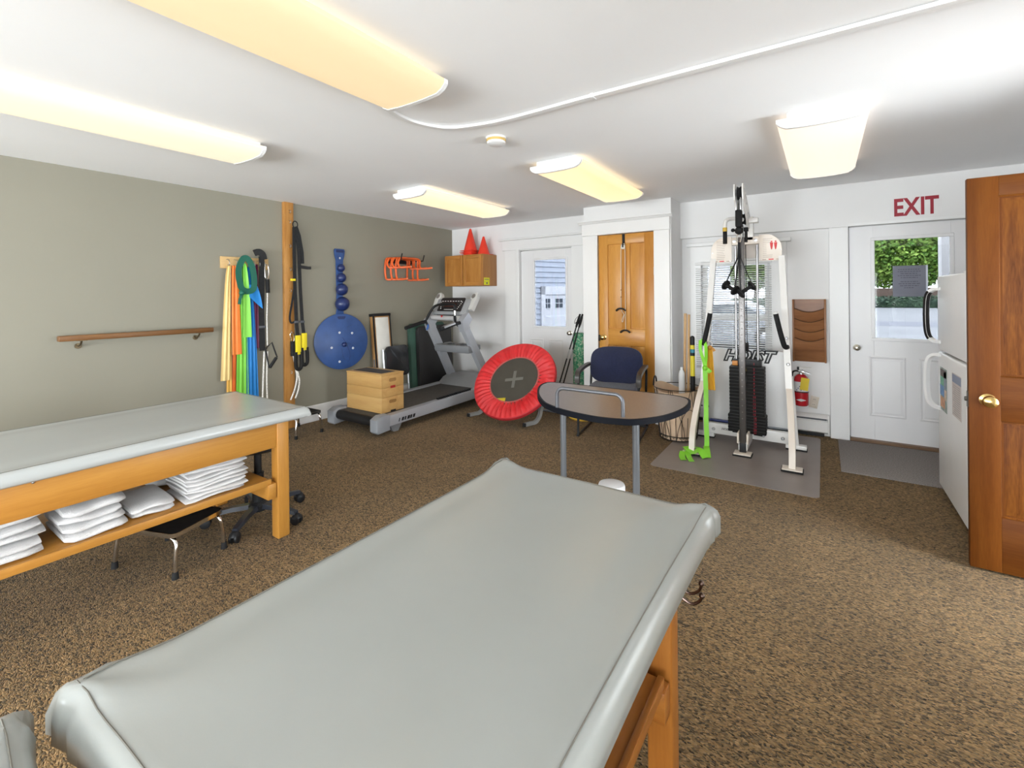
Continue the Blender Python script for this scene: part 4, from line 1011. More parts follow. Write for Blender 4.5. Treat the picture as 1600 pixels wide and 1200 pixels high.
mt_ = obj('mat', G(Mt).lathe([(0, .006), (Ri+.03, .006), (Ri+.03, -.004), (0, -.004)], n=48), mk('bounce_mat', (.062, .056, .043), .8, var=.1), tp)
obj('mat_binding', G(Mt).lathe([(Ri-.012, .0115), (Ri, .013), (Ri+.008, .0125)], n=72, close=True), mk('binding', (.50, .10, .09), .6), tp)
TAPE = mk('grey_tape', (.15, .145, .125), .7)
obj('tape_cross', G(Mt @ Matrix.Rotation(R(12), 4, 'Z')).box(-.11, .11, -.018, .018, .006, .0072), TAPE, mt_)
obj('tape_cross', G(Mt @ Matrix.Rotation(R(12), 4, 'Z')).box(-.018, .018, -.11, .11, .0072, .008), TAPE, mt_)
obj('warning_label', G(Mt @ Matrix.Rotation(R(10), 4, 'Z')).box(-.175, -.055, -.275, -.235, .007, .009), mk('yellow_label', (.55, .42, .02), .6), mt_)
obj('frame_ring', G(Mt).tube([(Ro*.97*math.cos(R(a)), Ro*.97*math.sin(R(a)), -.035) for a in range(0, 360, 10)], .014, 8, closed=True), GREYM, tp)
for x, xx in ((-3.40, -3.30), (-2.63, -2.54)):
    p = smooth_path([(x-.03, 4.17, .022), (x-.01, 4.25, .022), (x+.02, 4.31, .03), (x+.04, 4.36, .085), (x+.05, 4.39, .18), (xx+.02, 4.44, .42)], 5)
    lg = obj('stand_leg', G().bar(p, .036, .036), mk('stand_grey', (.32, .315, .30), .4, .3), tp)
    obj('end_cap', G().box(x-.052, x-.012, 4.155, 4.17, .003, .042, .003), BLACK, lg)
    obj('rear_brace', G().tube([(xx+.02, 4.44, .42), (xx+.02, 4.85, .016)], .012, 8), GREYM, tp)
obj('rear_bar', G().tube([(-3.30, 4.85, .016), (-2.50, 4.85, .016)], .014, 8), GREYM, tp)

# ================================================================ chair
ch = thing('office_chair', (-1.80, 4.52, 0), 'navy upholstered armchair with black sled base before the closet door', 'chair', None, R(10))
NAVY = mk('navy_fabric', (.012, .017, .055), .95, var=.18, vs=70, bump=.4, bs=400, sheen=.3)
g = G()
def shell(g, W, H, T_, cx, cy, cz, tilt, pw=4.):
    """rounded upholstered slab (superellipse outline), upright"""
    def f(u, v):
        a = 2*math.pi*u; c_, s_ = math.cos(a), math.sin(a)
        rr_ = (abs(c_)**pw + abs(s_)**pw)**(-1/pw)
        q = abs(2*v-1); k = (1-q**3)**.33 if q < 1 else .0
        k = max(k, .0001)
        x, z = rr_*c_*W*(.90+.10*k), rr_*s_*H*(.90+.10*k)
        dep = T_*(2*v-1)
        if v in (0, 1): x *= .0001; z *= .0001
        y = dep - .04*(x/W)**2*0
        curve = .05*(x/W)**2
        return (cx + x, cy + (dep - curve)*math.cos(tilt) + z*math.sin(tilt), cz + z*math.cos(tilt) - dep*math.sin(tilt))
    g.grid(f, 48, 11, closeu=True)
shell(g, .275, .195, .035, 0, .215, .655, R(10), 3.6); obj('backrest', g, NAVY, ch, world=False, ang=70)
g = G(); g.box(-.25, .25, -.24, .22, .40, .475, .03, 4); obj('seat', g, NAVY, ch, world=False)
g = G(); g.box(-.19, .19, .235, .25, .50, .78, .005); obj('back_plate', g, BLACK, ch, world=False)
for s in (-1, 1):
    p = [(s*.295, .255, .62), (s*.295, .265, .55), (s*.295, .235, .35), (s*.295, .27, .016), (s*.295, .24, .012), (s*.295, -.26, .012), (s*.295, -.285, .03), (s*.295, -.27, .30), (s*.295, -.255, .60)]
    obj('sled_tube', G().tube(smooth_path(p, 4), .0125, 10), BLACK, ch, world=False)
    a = smooth_path([(s*.295, .24, .655), (s*.297, .10, .66), (s*.30, -.10, .655), (s*.30, -.24, .635), (s*.30, -.285, .595), (s*.298, -.285, .53)], 5)
    obj('armrest', G().sweep(a, [(-.026, -.014), (.026, -.014), (.022, .014), (-.022, .014)]), mk('armrest_brown_black', (.045, .038, .033), .4), ch, world=False)
obj('cross_tube', G().tube([(-.295, .27, .014), (.295, .27, .014)], .0125, 10), BLACK, ch, world=False)
obj('seat_support', G().tube([(-.295, -.26, .40), (-.22, -.05, .395), (.22, -.05, .395), (.295, -.26, .40)], .0125, 10), BLACK, ch, world=False)
# ---- yellow cushion behind chair, foam roller, poles
tag(obj('balance_cushion', G().lathe([(0, 0), (.15, 0), (.172, .02), (.175, .04), (.16, .075), (.10, .098), (0, .104)], (-2.29, 4.83, 0), 32), mk('yellow_rubber', (.72, .46, .05), .45)), 'yellow dome balance cushion on the carpet beside the chair', 'balance cushion')
def marble():
    m, nt, b = nodes_of('marbled_green_foam')
    n1 = nt.nodes.new('ShaderNodeTexNoise'); n1.inputs['Scale'].default_value = 22; n1.inputs['Detail'].default_value = 5; n1.inputs['Distortion'].default_value = 1.5
    tc = nt.nodes.new('ShaderNodeTexCoord'); nt.links.new(tc.outputs['Object'], n1.inputs['Vector'])
    rp = nt.nodes.new('ShaderNodeValToRGB'); e = rp.color_ramp.elements
    e[0].position = .36; e[0].color = (.03, .20, .10, 1); e[1].position = .66; e[1].color = (.50, .52, .40, 1)
    k = e.new(.5); k.color = (.10, .34, .18, 1)
    nt.links.new(n1.outputs['Fac'], rp.inputs['Fac']); nt.links.new(rp.outputs['Color'], b.inputs['Base Color']); b.inputs['Roughness'].default_value = .8
    return m
tag(obj('foam_roller', G().lathe([(0, 0), (.072, 0), (.078, .006), (.078, .918), (.07, .925), (0, .925)], (-2.575, 5.335, 0), 28), marble()), 'marbled green foam roller standing upright beside the closet', 'foam roller')
for k, (xb, xt, yb, yt) in enumerate(((-2.885, -2.505, 5.20, 5.225), (-2.835, -2.475, 5.225, 5.235))):
    w = thing('walking_pole', (xb, yb, 0), ['black walking pole leaning left of its twin by the foam roller', 'black walking pole nearer the foam roller'][k], 'walking pole', 'walking poles beside the closet')
    a, b = Vector((xb, yb, 0)), Vector((xt, yt, 1.17)); d = b - a
    obj('shaft', G().tube([a + d*.02, a + d*.88], .008, 10), BLACK, w)
    obj('grip', G().tube([a+d*.86, a+d*.9, a+d*.96, a+d], .015, 10, scale=[.8, 1.1, 1.0, .7]), RUBBER, w)
    obj('wrist_strap', G().bar(smooth_path([a+d*.985, a+d*.95+Vector((-.035, -.01, 0)), a+d*.90+Vector((-.03, -.012, 0)), a+d*.93], 4), .014, .003), WEB, w)
    obj('tip', G().tube([a, a+d*.03], .006, 8), STEEL, w)
    obj('decal', G().tube([a+d*.52, a+d*.62], .0083, 10), mk('pole_print', (.5, .5, .5), .5), w)

# ================================================================ shoulder pulley on the closet door
sp_ = thing('door_pulley', (-1.866, 5.0, 1.0), 'rope shoulder pulley hanging over the honey-coloured closet door', 'pulley')
yp = CY - .012
obj('strap', G().box(-1.879, -1.853, CY-.004, CY+.010, 1.96, 2.092), WEB, sp_)
obj('wheel', G().lathe([(.024, -.007), (.018, -.002), (.018, .002), (.024, .007)], (-1.867, yp, 1.945), 18, (0, 1, 0)), mk('white_wheel', (.72, .68, .6), .5), sp_)
obj('fork', G().box(-1.875, -1.858, yp-.014, yp-.009, 1.94, 1.985, .003), BLACK, sp_)
RP = mk('cotton_rope', (.74, .68, .55), .85)
obj('rope', G().tube(smooth_path([(-1.896, yp, 1.25), (-1.893, yp, 1.6), (-1.890, yp, 1.94), (-1.868, yp, 1.97), (-1.845, yp, 1.94), (-1.845, yp, 1.5), (-1.845, yp, 1.01)], 5), .0035, 7), RP, sp_)
obj('rope_tail', G().tube(smooth_path([(-1.892, yp, 1.235), (-1.875, yp, 1.205), (-1.862, yp, 1.17), (-1.878, yp, 1.10), (-1.888, yp, 1.12), (-1.868, yp, 1.17), (-1.855, yp, 1.18)], 5), .003, 6), RP, sp_)
for z in (1.46, 1.38): obj('bead', G().ball((-1.895, yp, z), .007, 10), mk('brown_bead', (.2, .1, .04), .5), sp_)
for x, z in ((-1.896, 1.236), (-1.847, .992)):
    g = G(); g.sweep(smooth_path([(x-.055, yp-.006, z-.012), (x-.03, yp-.012, z+.008), (x, yp-.014, z+.014), (x+.03, yp-.012, z+.008), (x+.055, yp-.006, z-.012)], 4), [(-.012, -.008), (.012, -.008), (.008, .01), (-.008, .01)])
    obj('handle', g, BLACK, sp_)

# ================================================================ wall cabinet and cones
cb_ = thing('wall_cabinet', (-4.31, YB-.17, 1.55), 'honey oak two-door wall cabinet above the treadmill', 'cabinet')
x0, x1, yf = -4.66, -3.96, 5.14
obj('carcass', G().box(x0, x1, yf+.02, YB-.001, 1.55, 2.0, .002), wood('oak_carcass', (.40, .185, .055), (.30, .12, .03), 'z', .4), cb_)
obj('face_frame', G().box(x0, x1, yf+.004, yf+.02, 1.55, 2.0, .002), OAKC, cb_)
for a, b in ((x0+.008, -4.316), (-4.304, x1-.008)):
    dr = obj('door', G().box(a+.045, b-.045, yf-.004, yf+.004, 1.60, 1.95), OAKC, cb_)
    for p_, q_ in ((a, a+.05), (b-.05, b)): obj('stile', G().box(p_, q_, yf-.016, yf+.004, 1.556, 1.994, .004), OAKC, dr)
    for p_, q_ in ((1.556, 1.606), (1.944, 1.994)): obj('rail', G().box(a+.05, b-.05, yf-.0155, yf+.004, p_, q_, .004), OAKC_X, dr)
st_ = obj('yellow_sticker', G().box(x1, x1+.0012, 5.17, 5.30, 1.562, 1.665), mk('neon_yellow_paper', (.75, .72, .02), .7), cb_)
g = G(); g.box(x1+.001, x1+.0018, 5.225, 5.255, 1.575, 1.602); g.box(x1+.001, x1+.0018, 5.185, 5.285, 1.635, 1.645); g.box(x1+.001, x1+.0018, 5.185, 5.20, 1.60, 1.606)
obj('sticker_print', g, INK, st_)
CONE = mk('cone_orange', (.80, .045, .018), .45, var=.06)
def cone(x, y, z, rb, h, lab):
    c = thing('traffic_cone', (x, y, z), lab, 'cone', 'orange training cones on the cabinet')
    obj('base_flange', G().box(x-rb*1.15, x+rb*1.15, y-rb*1.15, y+rb*1.15, z, z+.008, .003), CONE, c)
    n = 28
    obj('cone_body', G().lathe([(rb, .006), (rb*.16, h-.006), (rb*.12, h), (rb*.08, h), (rb*.1, h-.02), (rb*.92, .006)], (x, y, z), n, close=True), CONE, c)
for k, lab in enumerate(('bottom cone of the tall nested stack, only its flange shows', 'second cone from the bottom of the tall nested stack', 'third cone from the bottom of the tall nested stack', 'tall orange cone on top of the nested stack')):
    cone(-4.315 + (.006 if k % 2 else -.004), 5.31, 2.0005 + .0225*k, .098, .33, lab)
cone(-4.07, 5.315, 2.0005, .088, .265, 'shorter single red-orange cone beside the nested stack')

# ================================================================ wire basket and what it holds
bx, by = -1.19, 4.66
bk = thing('wire_basket', (bx, by, 0), 'tall round wire basket with tan fabric liner beside the cable machine', 'basket')
WIRE = mk('dark_wire', (.055, .045, .038), .45, .7)
def rz_(z): return .17 + .055*(z/.52)
for z in (.012, .05, .50): obj('hoop', G().tube([(bx+rz_(z)*math.cos(R(a)), by+rz_(z)*math.sin(R(a)), z) for a in range(0, 360, 12)], .0042, 6, closed=True), WIRE, bk)
wf = None
for k in range(22):
    a = 2*math.pi*k/22; h = .5 if k % 4 == 0 else (.27 + .05*math.cos(k*2.1))
    obj('upright_wire', G().tube([(bx+rz_(z)*math.cos(a), by+rz_(z)*math.sin(a), z) for z in (.012, .15, h)], .0026, 5), WIRE, bk)
for k in range(8):
    a0 = 2*math.pi*k/8; w = .62
    pts = []
    for i in range(15):
        t_ = i/14; a = a0 + (t_-.5)*w*2; z = .02 + .30*math.sin(math.pi*t_)**.75
        pts.append((bx+(rz_(z)+.003)*math.cos(a), by+(rz_(z)+.003)*math.sin(a), z))
    obj('wire_arch', G().tube(pts, .0026, 5), WIRE, bk)
    pts = []
    for i in range(11):
        t_ = i/10; a = a0 + .39 + (t_-.5)*w*1.2; z = .50 - .22*math.sin(math.pi*t_)**.75
        pts.append((bx+(rz_(z)+.003)*math.cos(a), by+(rz_(z)+.003)*math.sin(a), z))
    obj('wire_arch', G().tube(pts, .0026, 5), WIRE, bk)
for i in range(6):                                     # woven wire bottom edge
    for q in range(6):
        a = 2*math.pi*(i*6+q)/36
        obj('bottom_loop', G().tube([(bx+rz_(0)*math.cos(a+t)*1.01, by+rz_(0)*math.sin(a+t)*1.01, .03+.02*math.sin(t*18)) for t in (0, .04, .08, .12, .16)], .0022, 4), WIRE, bk)
for s in (-1, 1):
    hx = bx + s*.222
    obj('handle', G().tube([(hx, by-.05*math.cos(R(a)), .50+.085*math.sin(R(a))) for a in range(0, 181, 15)], .008, 8), BLACK, bk)
def liner(u, v):
    a = 2*math.pi*u
    sagt = .50 + .012*math.sin(a*3) + .03*math.cos(2*a+.2)
    if v < .55: z = .016 + (sagt-.016)*(v/.55); r = rz_(z) - .012 + .004*math.sin(a*9)
    else: z = sagt - .085*((v-.55)/.45); r = rz_(sagt) + .006*math.sin(math.pi*min(1, (v-.55)/.2)) - .03*((v-.55)/.45)
    return (bx+r*math.cos(a), by+r*math.sin(a), z)
g = G(); g.grid(liner, 64, 14, closeu=True); obj('fabric_liner', g, mk('tan_cotton', (.66, .48, .33), .9, var=.06, vs=12, bump=.3, bs=90), bk, ang=80)
obj('liner_floor', G().lathe([(0, .014), (.155, .014), (.155, .02), (0, .02)], (bx, by, 0), 28), mk('tan_cotton', (.66, .48, .33), .9), bk)
for k, (xa, ya, xb2, yb2, h) in enumerate(((-1.155, 4.745, -1.138, 4.775, 1.215), (-1.115, 4.74, -1.105, 4.775, 1.205))):
    tag(obj('wooden_dowel', G().tube([(xa, ya, .022), (xb2, yb2, h)], .0125 if k else .014, 12), STICKW), ['darker wooden dowel standing in the wire basket, left of the pair', 'paler wooden dowel standing in the wire basket, right of the pair'][k], 'dowel', 'dowels in the wire basket')
rs = thing('massage_stick', (-1.07, 4.76, .022), 'yellow and black massage stick standing in the wire basket', 'massage stick')
for z0, z1, m_ in ((.022, .60, BLACK), (.60, .80, mk('yellow_plastic', (.75, .62, .03), .45)), (.80, .83, BLACK), (.83, .865, mk('teal_print', (.03, .22, .30), .5)), (.865, .905, mk('yellow_plastic', (.75, .62, .03), .45)), (.905, .975, BLACK)):
    obj('segment', G().tube([(-1.072, 4.765, z0), (-1.072, 4.765, z1)], .022, 14), m_, rs)
obj('end_knob', G().ball((-1.072, 4.765, .975), .022, 14), BLACK, rs)
bt = thing('clear_bottle', (-1.16, 4.70, .44), 'clear plastic bottle poking up out of the wire basket', 'bottle')
CLR = mk('cloudy_clear_plastic', (.70, .71, .72), .15, var=.05)
obj('body', G().lathe([(0, .30), (.028, .30), (.03, .32), (.03, .60), (.028, .63), (.018, .66), (0, .665)], (-1.16, 4.70, 0), 20), CLR, bt)
obj('neck', G().tube([(-1.16, 4.70, .655), (-1.16, 4.70, .69)], .012, 12), PAPER, bt)
# ================================================================ floor mats
g = G(); g.prism([(-.615+a, 4.565+b) for a, b in rrect(-.585, .585, -.782, .782, .04)], 'z', .0005, .0038)
tag(obj('plastic_floor_mat', g, mk('taupe_plastic_mat', (.25, .215, .197), .40, var=.06, vs=5)), 'taupe plastic floor mat under the cable machine', 'mat')
g = G(); g.box(.108, 1.06, 4.45, 5.40, .0005, .009, .003)
tag(obj('door_mat', g, mk('grey_door_mat', (.25, .22, .205), .95, var=.35, vs=120, bump=.8, bs=300)), 'grey speckled door mat in front of the exit door', 'mat')

# ================================================================ cable machine
cm = thing('cable_machine', (-.59, 4.65, .004), 'white cable pulley machine with black weight stack before the window', 'cable machine')
Z0 = .004; MX = -.59
def sq(pts, w, h, name, mat, up=(0, 1, 0), par=cm): return obj(name, G().bar(pts, w, h, up=up), mat, par)
for s in (-1, 1):
    def X(d): return MX + s*d
    pts = smooth_path([(X(.378), 4.25, Z0+.02), (X(.376), 4.29, .20), (X(.362), 4.43, .42), (X(.343), 4.60, .60)], 5)
    sq(pts, .046, .05, 'front_leg', CREAMP)
    sq([(X(.345), 4.585, .57), (X(.285), 4.79, 1.74)], .05, .055, 'side_post', WHITEP)
    sq([(X(.385), 4.85, .02), (X(.352), 4.68, .68)], .035, .04, 'rear_leg', WHITEP)
    f = obj('foot_plate', G().box(X(.378)-.07, X(.378)+.07, 4.20, 4.30, Z0+.014, Z0+.024, .002), CREAMP, cm)
    obj('rubber_pad', G().box(X(.378)-.076, X(.378)+.076, 4.195, 4.305, Z0, Z0+.015, .003), RUBBER, f)
    f = obj('rear_foot', G().box(min(X(.30), X(.46)), max(X(.30), X(.46)), 4.815, 4.885, Z0+.012, Z0+.045, .003), WHITEP, cm)
    obj('rubber_pad', G().box(min(X(.30), X(.465)), max(X(.30), X(.465)), 4.81, 4.89, Z0, Z0+.013, .002), RUBBER, f)
    for yb, zb_ in ((4.66, 1.02), (4.62, .80)):
        obj('bolt', G().lathe([(.013, 0), (.013, .006), (.008, .010), (0, .010)], (X(.325 if zb_ > .9 else .338), yb-.035, zb_), 12, (0, -1, 0)), STEEL, cm)
    gp = smooth_path([(X(.258), 4.46, 1.235), (X(.285), 4.47, 1.10), (X(.312), 4.48, .985), (X(.325), 4.50, .955), (X(.332), 4.56, .95)], 5)
    hb_ = obj('handle_bar', G().tube([gp[-1], (X(.325), 4.66, .95)], .014, 10), WHITEP, cm)
    obj('rubber_grip', G().tube(gp, .0205, 12), RUBBER, hb_)
    obj('bar_tip', G().tube([gp[0], (X(.254), 4.458, 1.252)], .018, 12), WHITEP, hb_)
obj('base_crossbar', G().box(MX-.36, MX+.33, 4.80, 4.86, .055, .155, .005), WHITEP, cm)
for x in (-.30, .125, .28): obj('bolt', G().lathe([(.015, 0), (.015, .007), (.009, .012), (0, .012)], (MX+x, 4.80, .10), 12, (0, -1, 0)), STEEL, cm)
obj('spine', G().box(MX-.035, MX+.035, 4.45, 4.81, .04, .11, .004), WHITEP, cm)
f = obj('foot_plate', G().box(MX-.068, MX+.068, 4.385, 4.50, Z0+.012, Z0+.022, .002), CREAMP, cm)
obj('rubber_pad', G().box(MX-.074, MX+.074, 4.38, 4.505, Z0, Z0+.013, .003), RUBBER, f)
col = obj('chrome_column', G().box(MX-.024, MX+.024, 4.446, 4.494, .10, 1.90, .003), mk('smoky_chrome', (.16, .15, .145), .38, 1., var=.06), cm)
g = G()
for i in range(26): g.lathe([(.0055, 0), (.0055, .0012), (0, .0012)], (MX, 4.446, .32+i*.056), 10, (0, -1, 0))
obj('adjustment_holes', g, mk('hole_shadow', (.25, .23, .22), .5), col)
obj('column_end', G().box(MX-.027, MX+.027, 4.443, 4.497, .026, .105, .003), BLACK, cm)
for q in (-1, 1): obj('column_clamp', G().box(MX+q*.037-.008, MX+q*.037+.008, 4.44, 4.56, .10, .19, .004), CREAMP, cm)
obj('rear_shroud', G().box(-.955, -.25, 4.925, 4.94, .15, .865, .003), mk('shroud_white', (.74, .73, .72), .35, var=.015), cm)
obj('shroud_edge', G().box(-.955, -.25, 4.90, 4.925, .15, .163, .003), GREYM, cm)
obj('blue_trim', G().box(-.94, -.76, 4.87, 4.90, .158, .175, .002), mk('navy_trim', (.012, .02, .14), .4), cm)
FT = FACE((-.605, 4.922, .805), (1, 0, 0), (0, 0, 1))
obj('logo_outline', text_g('HOIST', .145, FT, .0008, .013, .35), BLACK, cm, smooth=False)
obj('logo_fill', text_g('HOIST', .145, FACE((-.605, 4.919, .805), (1, 0, 0), (0, 0, 1)), .0008, -.001, .35), mk('logo_grey', (.62, .61, .60), .5), cm, smooth=False)
obj('small_logo', text_g('HOIST', .028, FACE((MX-.19, 4.799, .11), (1, 0, 0), (0, 0, 1)), .0005, .001, .25), INK, cm, smooth=False)
# weight stack: every plate a part
PLT = mk('black_weight_plate', (.011, .0105, .010), .55, var=.15, spec=.15)
NR = mk('dark_red_number', (.33, .012, .025), .6)
def plate(x0, x1, z0, z1, num, y0=4.735, y1=4.875):
    p = obj('weight_plate', G().box(x0, x1, y0, y1, z0, z1-.0035, .003, 1), PLT, cm)
    obj('plate_edge', G().box(x0+.004, x1-.004, y0+.004, y1-.004, z1-.0036, z1), mk('plate_gap', (.05, .048, .045), .5), p)
    obj('number', text_g(str(num), .026, FACE((x0+(x1-x0)*.72, y0-.001, (z0+z1)/2-.002), (1, 0, 0), (0, 0, 1)), .0004, .0008), NR, p, smooth=False)
    return p
for i in range(6): plate(-.752, -.436, .118+i*.0275, .118+(i+1)*.0275, 21-i)
for i in range(14): plate(-.738, -.448, .284+i*.0318, .284+(i+1)*.0318, 15-i)
tpl = obj('top_plate', G().box(-.71, -.475, 4.745, 4.865, .732, .79, .004), BLACK, cm)
obj('number', text_g('1', .03, FACE((-.53, 4.7435, .76), (1, 0, 0), (0, 0, 1)), .0004, .0008), NR, tpl, smooth=False)
obj('orange_block', G().box(-.712, -.665, 4.738, 4.78, .738, .782, .004), mk('orange_label', (.62, .25, .05), .5), cm)
obj('rubber_bumper', G().box(-.72, -.65, 4.77, 4.84, .10, .119, .002), RUBBER, cm); obj('rubber_bumper', G().box(-.54, -.47, 4.77, 4.84, .10, .119, .002), RUBBER, cm)
pin = obj('selector_pin', G().prism([(-.605+a, .70+b) for a, b in ((-.012, 0), (-.008, .025), (0, .04), (.009, .025), (.012, 0), (.004, -.03), (-.004, -.022))], 'y', 4.70, 4.734), mk('yellow_pin', (.75, .50, .02), .4), cm)
obj('lanyard', G().tube(smooth_path([(-.60, 4.72, .67), (-.585, 4.71, .62), (-.605, 4.71, .57), (-.625, 4.72, .61)], 5), .004, 6), BLACK, cm)
for x in (-.688, -.505): obj('guide_rod', G().tube([(x, 4.83, .10), (x, 4.83, 1.86)], .011, 12), STEEL, cm)
for x in (-.612, -.592): obj('cable', G().tube([(x, 4.81, .80), (x-.006, 4.80, 2.05)], .004, 6), BLACK, cm)
obj('low_pulley', G().lathe([(.05, -.012), (.042, -.004), (.042, .004), (.05, .012)], (-.597, 4.81, .905), 22, (1, 0, 0)), RUBBER, cm)
# instruction plates and upper frame
for s, x0, x1 in ((-1, -.892, -.712), (1, -.482, -.302)):
    R_ = .13; out = x0 if s < 0 else x1; inn = x1 if s < 0 else x0
    poly = [(inn, 1.705), (inn, 1.945)] + [(out - s*R_ + s*R_*math.sin(R(a)), 1.945 - R_ + R_*math.cos(R(a))) for a in range(0, 91, 10)] + [(out, 1.705)]
    ip = obj('instruction_plate', G().prism(poly, 'y', 4.765, 4.773, .001), CREAMP, cm)
    g = G()
    for i in range(11):
        w = .085*(.7+.3*rnd.random()); xx = x0+.05 if s < 0 else x0+.03
        if s < 0 or i > 7 or i < 2: g.box(xx, xx+w, 4.7636, 4.765, 1.735+i*.0165, 1.7385+i*.0165)
        else: g.box(xx, xx+.03, 4.7636, 4.765, 1.735+i*.0165, 1.7375+i*.0165)
    for i in range(3): g.box(x0+.025+i*.055, x0+.055+i*.055, 4.7636, 4.765, 1.712, 1.719)
    obj('printed_lines', g, mk('brown_print', (.42, .34, .28), .8), ip)
    if s > 0:
        for q in (0, 1):
            g = G(); xx = x0 + .10 + q*.032
            g.lathe([(.0075, 0), (.0075, .001), (0, .001)], (xx, 4.765, 1.876), 10, (0, -1, 0)); g.prism([(xx-.013, 1.867), (xx+.013, 1.867), (xx+.010, 1.835), (xx+.004, 1.805), (xx-.004, 1.805), (xx-.010, 1.835)], 'y', 4.7638, 4.765)
            obj('red_figure', g, mk('poster_red', (.70, .06, .06), .6), ip)
    g = G(); g.box(x0+.075, x0+.115, 4.7634, 4.7645, 1.711, 1.721)
    obj('red_print', g, mk('poster_red', (.70, .06, .06), .6), ip)
    for bx_, bz_ in ((x0+.012, 1.717), (x1-.012, 1.717), (out-s*.012, 1.80)): obj('rivet', G().lathe([(.005, 0), (.004, .003), (0, .0035)], (bx_, 4.765, bz_), 8, (0, -1, 0)), STEEL, ip)
obj('upper_crossbar', G().box(-.715, -.478, 4.775, 4.83, 1.865, 1.935, .005), CREAMP, cm)
obj('backing_panel', G().box(-.66, -.51, 4.845, 4.85, 1.74, 1.87, .002), mk('beige_panel', (.55, .49, .44), .5), cm)
for x in (-.69, -.51): obj('bolt', G().lathe([(.014, 0), (.014, .006), (0, .008)], (x, 4.775, 1.90), 12, (0, -1, 0)), STEEL, cm)
obj('mast', G().box(-.60, -.53, 4.775, 4.845, 1.90, 2.12, .005), WHITEP, cm)
obj('mast_cap', G().box(-.585, -.485, 4.72, 4.80, 2.055, 2.10, .005), WHITEP, cm)
for x in (-.632, -.566):
    bm_ = obj('boom_plate', G().prism([(4.38, 2.31), (4.39, 2.355), (4.47, 2.365), (4.84, 2.13), (4.84, 2.02), (4.74, 2.0), (4.40, 2.22)], 'x', x-.006, x+.006, .002), WHITEP, cm)
    for yy, zz in ((4.43, 2.31), (4.50, 2.27), (4.58, 2.21), (4.68, 2.14)): obj('bolt', G().lathe([(.010, 0), (.010, .004), (0, .005)], (x+.006, yy, zz), 10, (1, 0, 0)), STEEL, bm_)
obj('pulley_wheel', G().lathe([(.06, -.014), (.05, -.004), (.05, .004), (.06, .014)], (-.599, 4.46, 2.285), 24, (1, 0, 0)), RUBBER, cm)
obj('pulley_wheel', G().lathe([(.055, -.014), (.045, -.004), (.045, .004), (.055, .014)], (-.599, 4.70, 2.09), 24, (1, 0, 0)), RUBBER, cm)
obj('boom_cable', G().tube([(-.599, 4.43, 2.23), (-.603, 4.43, 2.0)], .004, 6), BLACK, cm)
for q in (-1, 1): obj('swivel_cheek', G().box(-.602+q*.017-.004, -.602+q*.017+.004, 4.405, 4.455, 2.10, 2.24, .002), STEEL, cm)
obj('swivel_pulley', G().box(-.627, -.577, 4.395, 4.465, 1.985, 2.135, .01), RUBBER, cm)
obj('cable_stop', G().ball((-.602, 4.43, 1.955), .034, 16), RUBBER, cm)
obj('side_knob', G().ball((-.652, 4.45, 1.965), .017, 12), RUBBER, cm)
obj('rear_clamp', G().box(-.575, -.54, 4.50, 4.54, 1.955, 1.99, .004), RUBBER, cm)
obj('rear_sleeve', G().box(-.568, -.547, 4.505, 4.535, 1.86, 1.955, .003), RUBBER, cm)
ca_ = obj('chin_bar', G().tube(smooth_path([(-.60, 4.66, 2.08), (-.68, 4.58, 2.085), (-.72, 4.52, 2.06), (-.725, 4.50, 1.99)], 5), .017, 12), WHITEP, cm)
obj('grip', G().tube([(-.725, 4.50, 1.97), (-.723, 4.49, 1.855)], .0175, 12), RUBBER, ca_)
obj('yellow_cap', G().tube([(-.725, 4.50, 2.0), (-.725, 4.50, 1.965)], .019, 12), mk('ochre_cap', (.62, .40, .05), .5), ca_)
# stirrup handles hung on the cable: separate things
for k in range(2):
    s = -1 if k == 0 else 1
    h = thing('stirrup_handle', (-.602, 4.42, 1.42), ['black stirrup handle hanging left from the cable machine, spool tilted', 'black stirrup handle hanging right from the cable machine'][k], 'cable handle', 'stirrup handles on the cable machine')
    a_, b_ = (Vector((-.705, 4.40, 1.485)), Vector((-.628, 4.36, 1.435))) if k == 0 else (Vector((-.505, 4.42, 1.475)), Vector((-.585, 4.37, 1.41)))
    ap = Vector((-.602, 4.43, 1.855))
    kn = ap + Vector((0, 0, -.13))
    for e in (a_, b_): obj('web_strap', G().bar([ap + Vector((s*.004, 0, 0)), kn + (e-kn)*.12 + Vector((0, 0, .02)), e + Vector((0, 0, .02))], .034, .005, up=(1, 0, 0)), WEB, h)
    obj('spool', G().tube([a_, b_], .017, 12), RUBBER, h)
    d = (b_-a_).normalized()
    for e in (a_, b_): obj('flange', G().lathe([(.014, -.007), (.042, -.008), (.046, 0), (.042, .008), (.014, .007)], e, 18, d), RUBBER, h)
    if k == 0: obj('carabiner', G().tube(smooth_path([(-.602, 4.43, 1.93), (-.585, 4.43, 1.91), (-.588, 4.43, 1.87), (-.602, 4.43, 1.85), (-.616, 4.43, 1.87), (-.618, 4.43, 1.91)], 4, True), .005, 8, closed=True), CHROME, h)
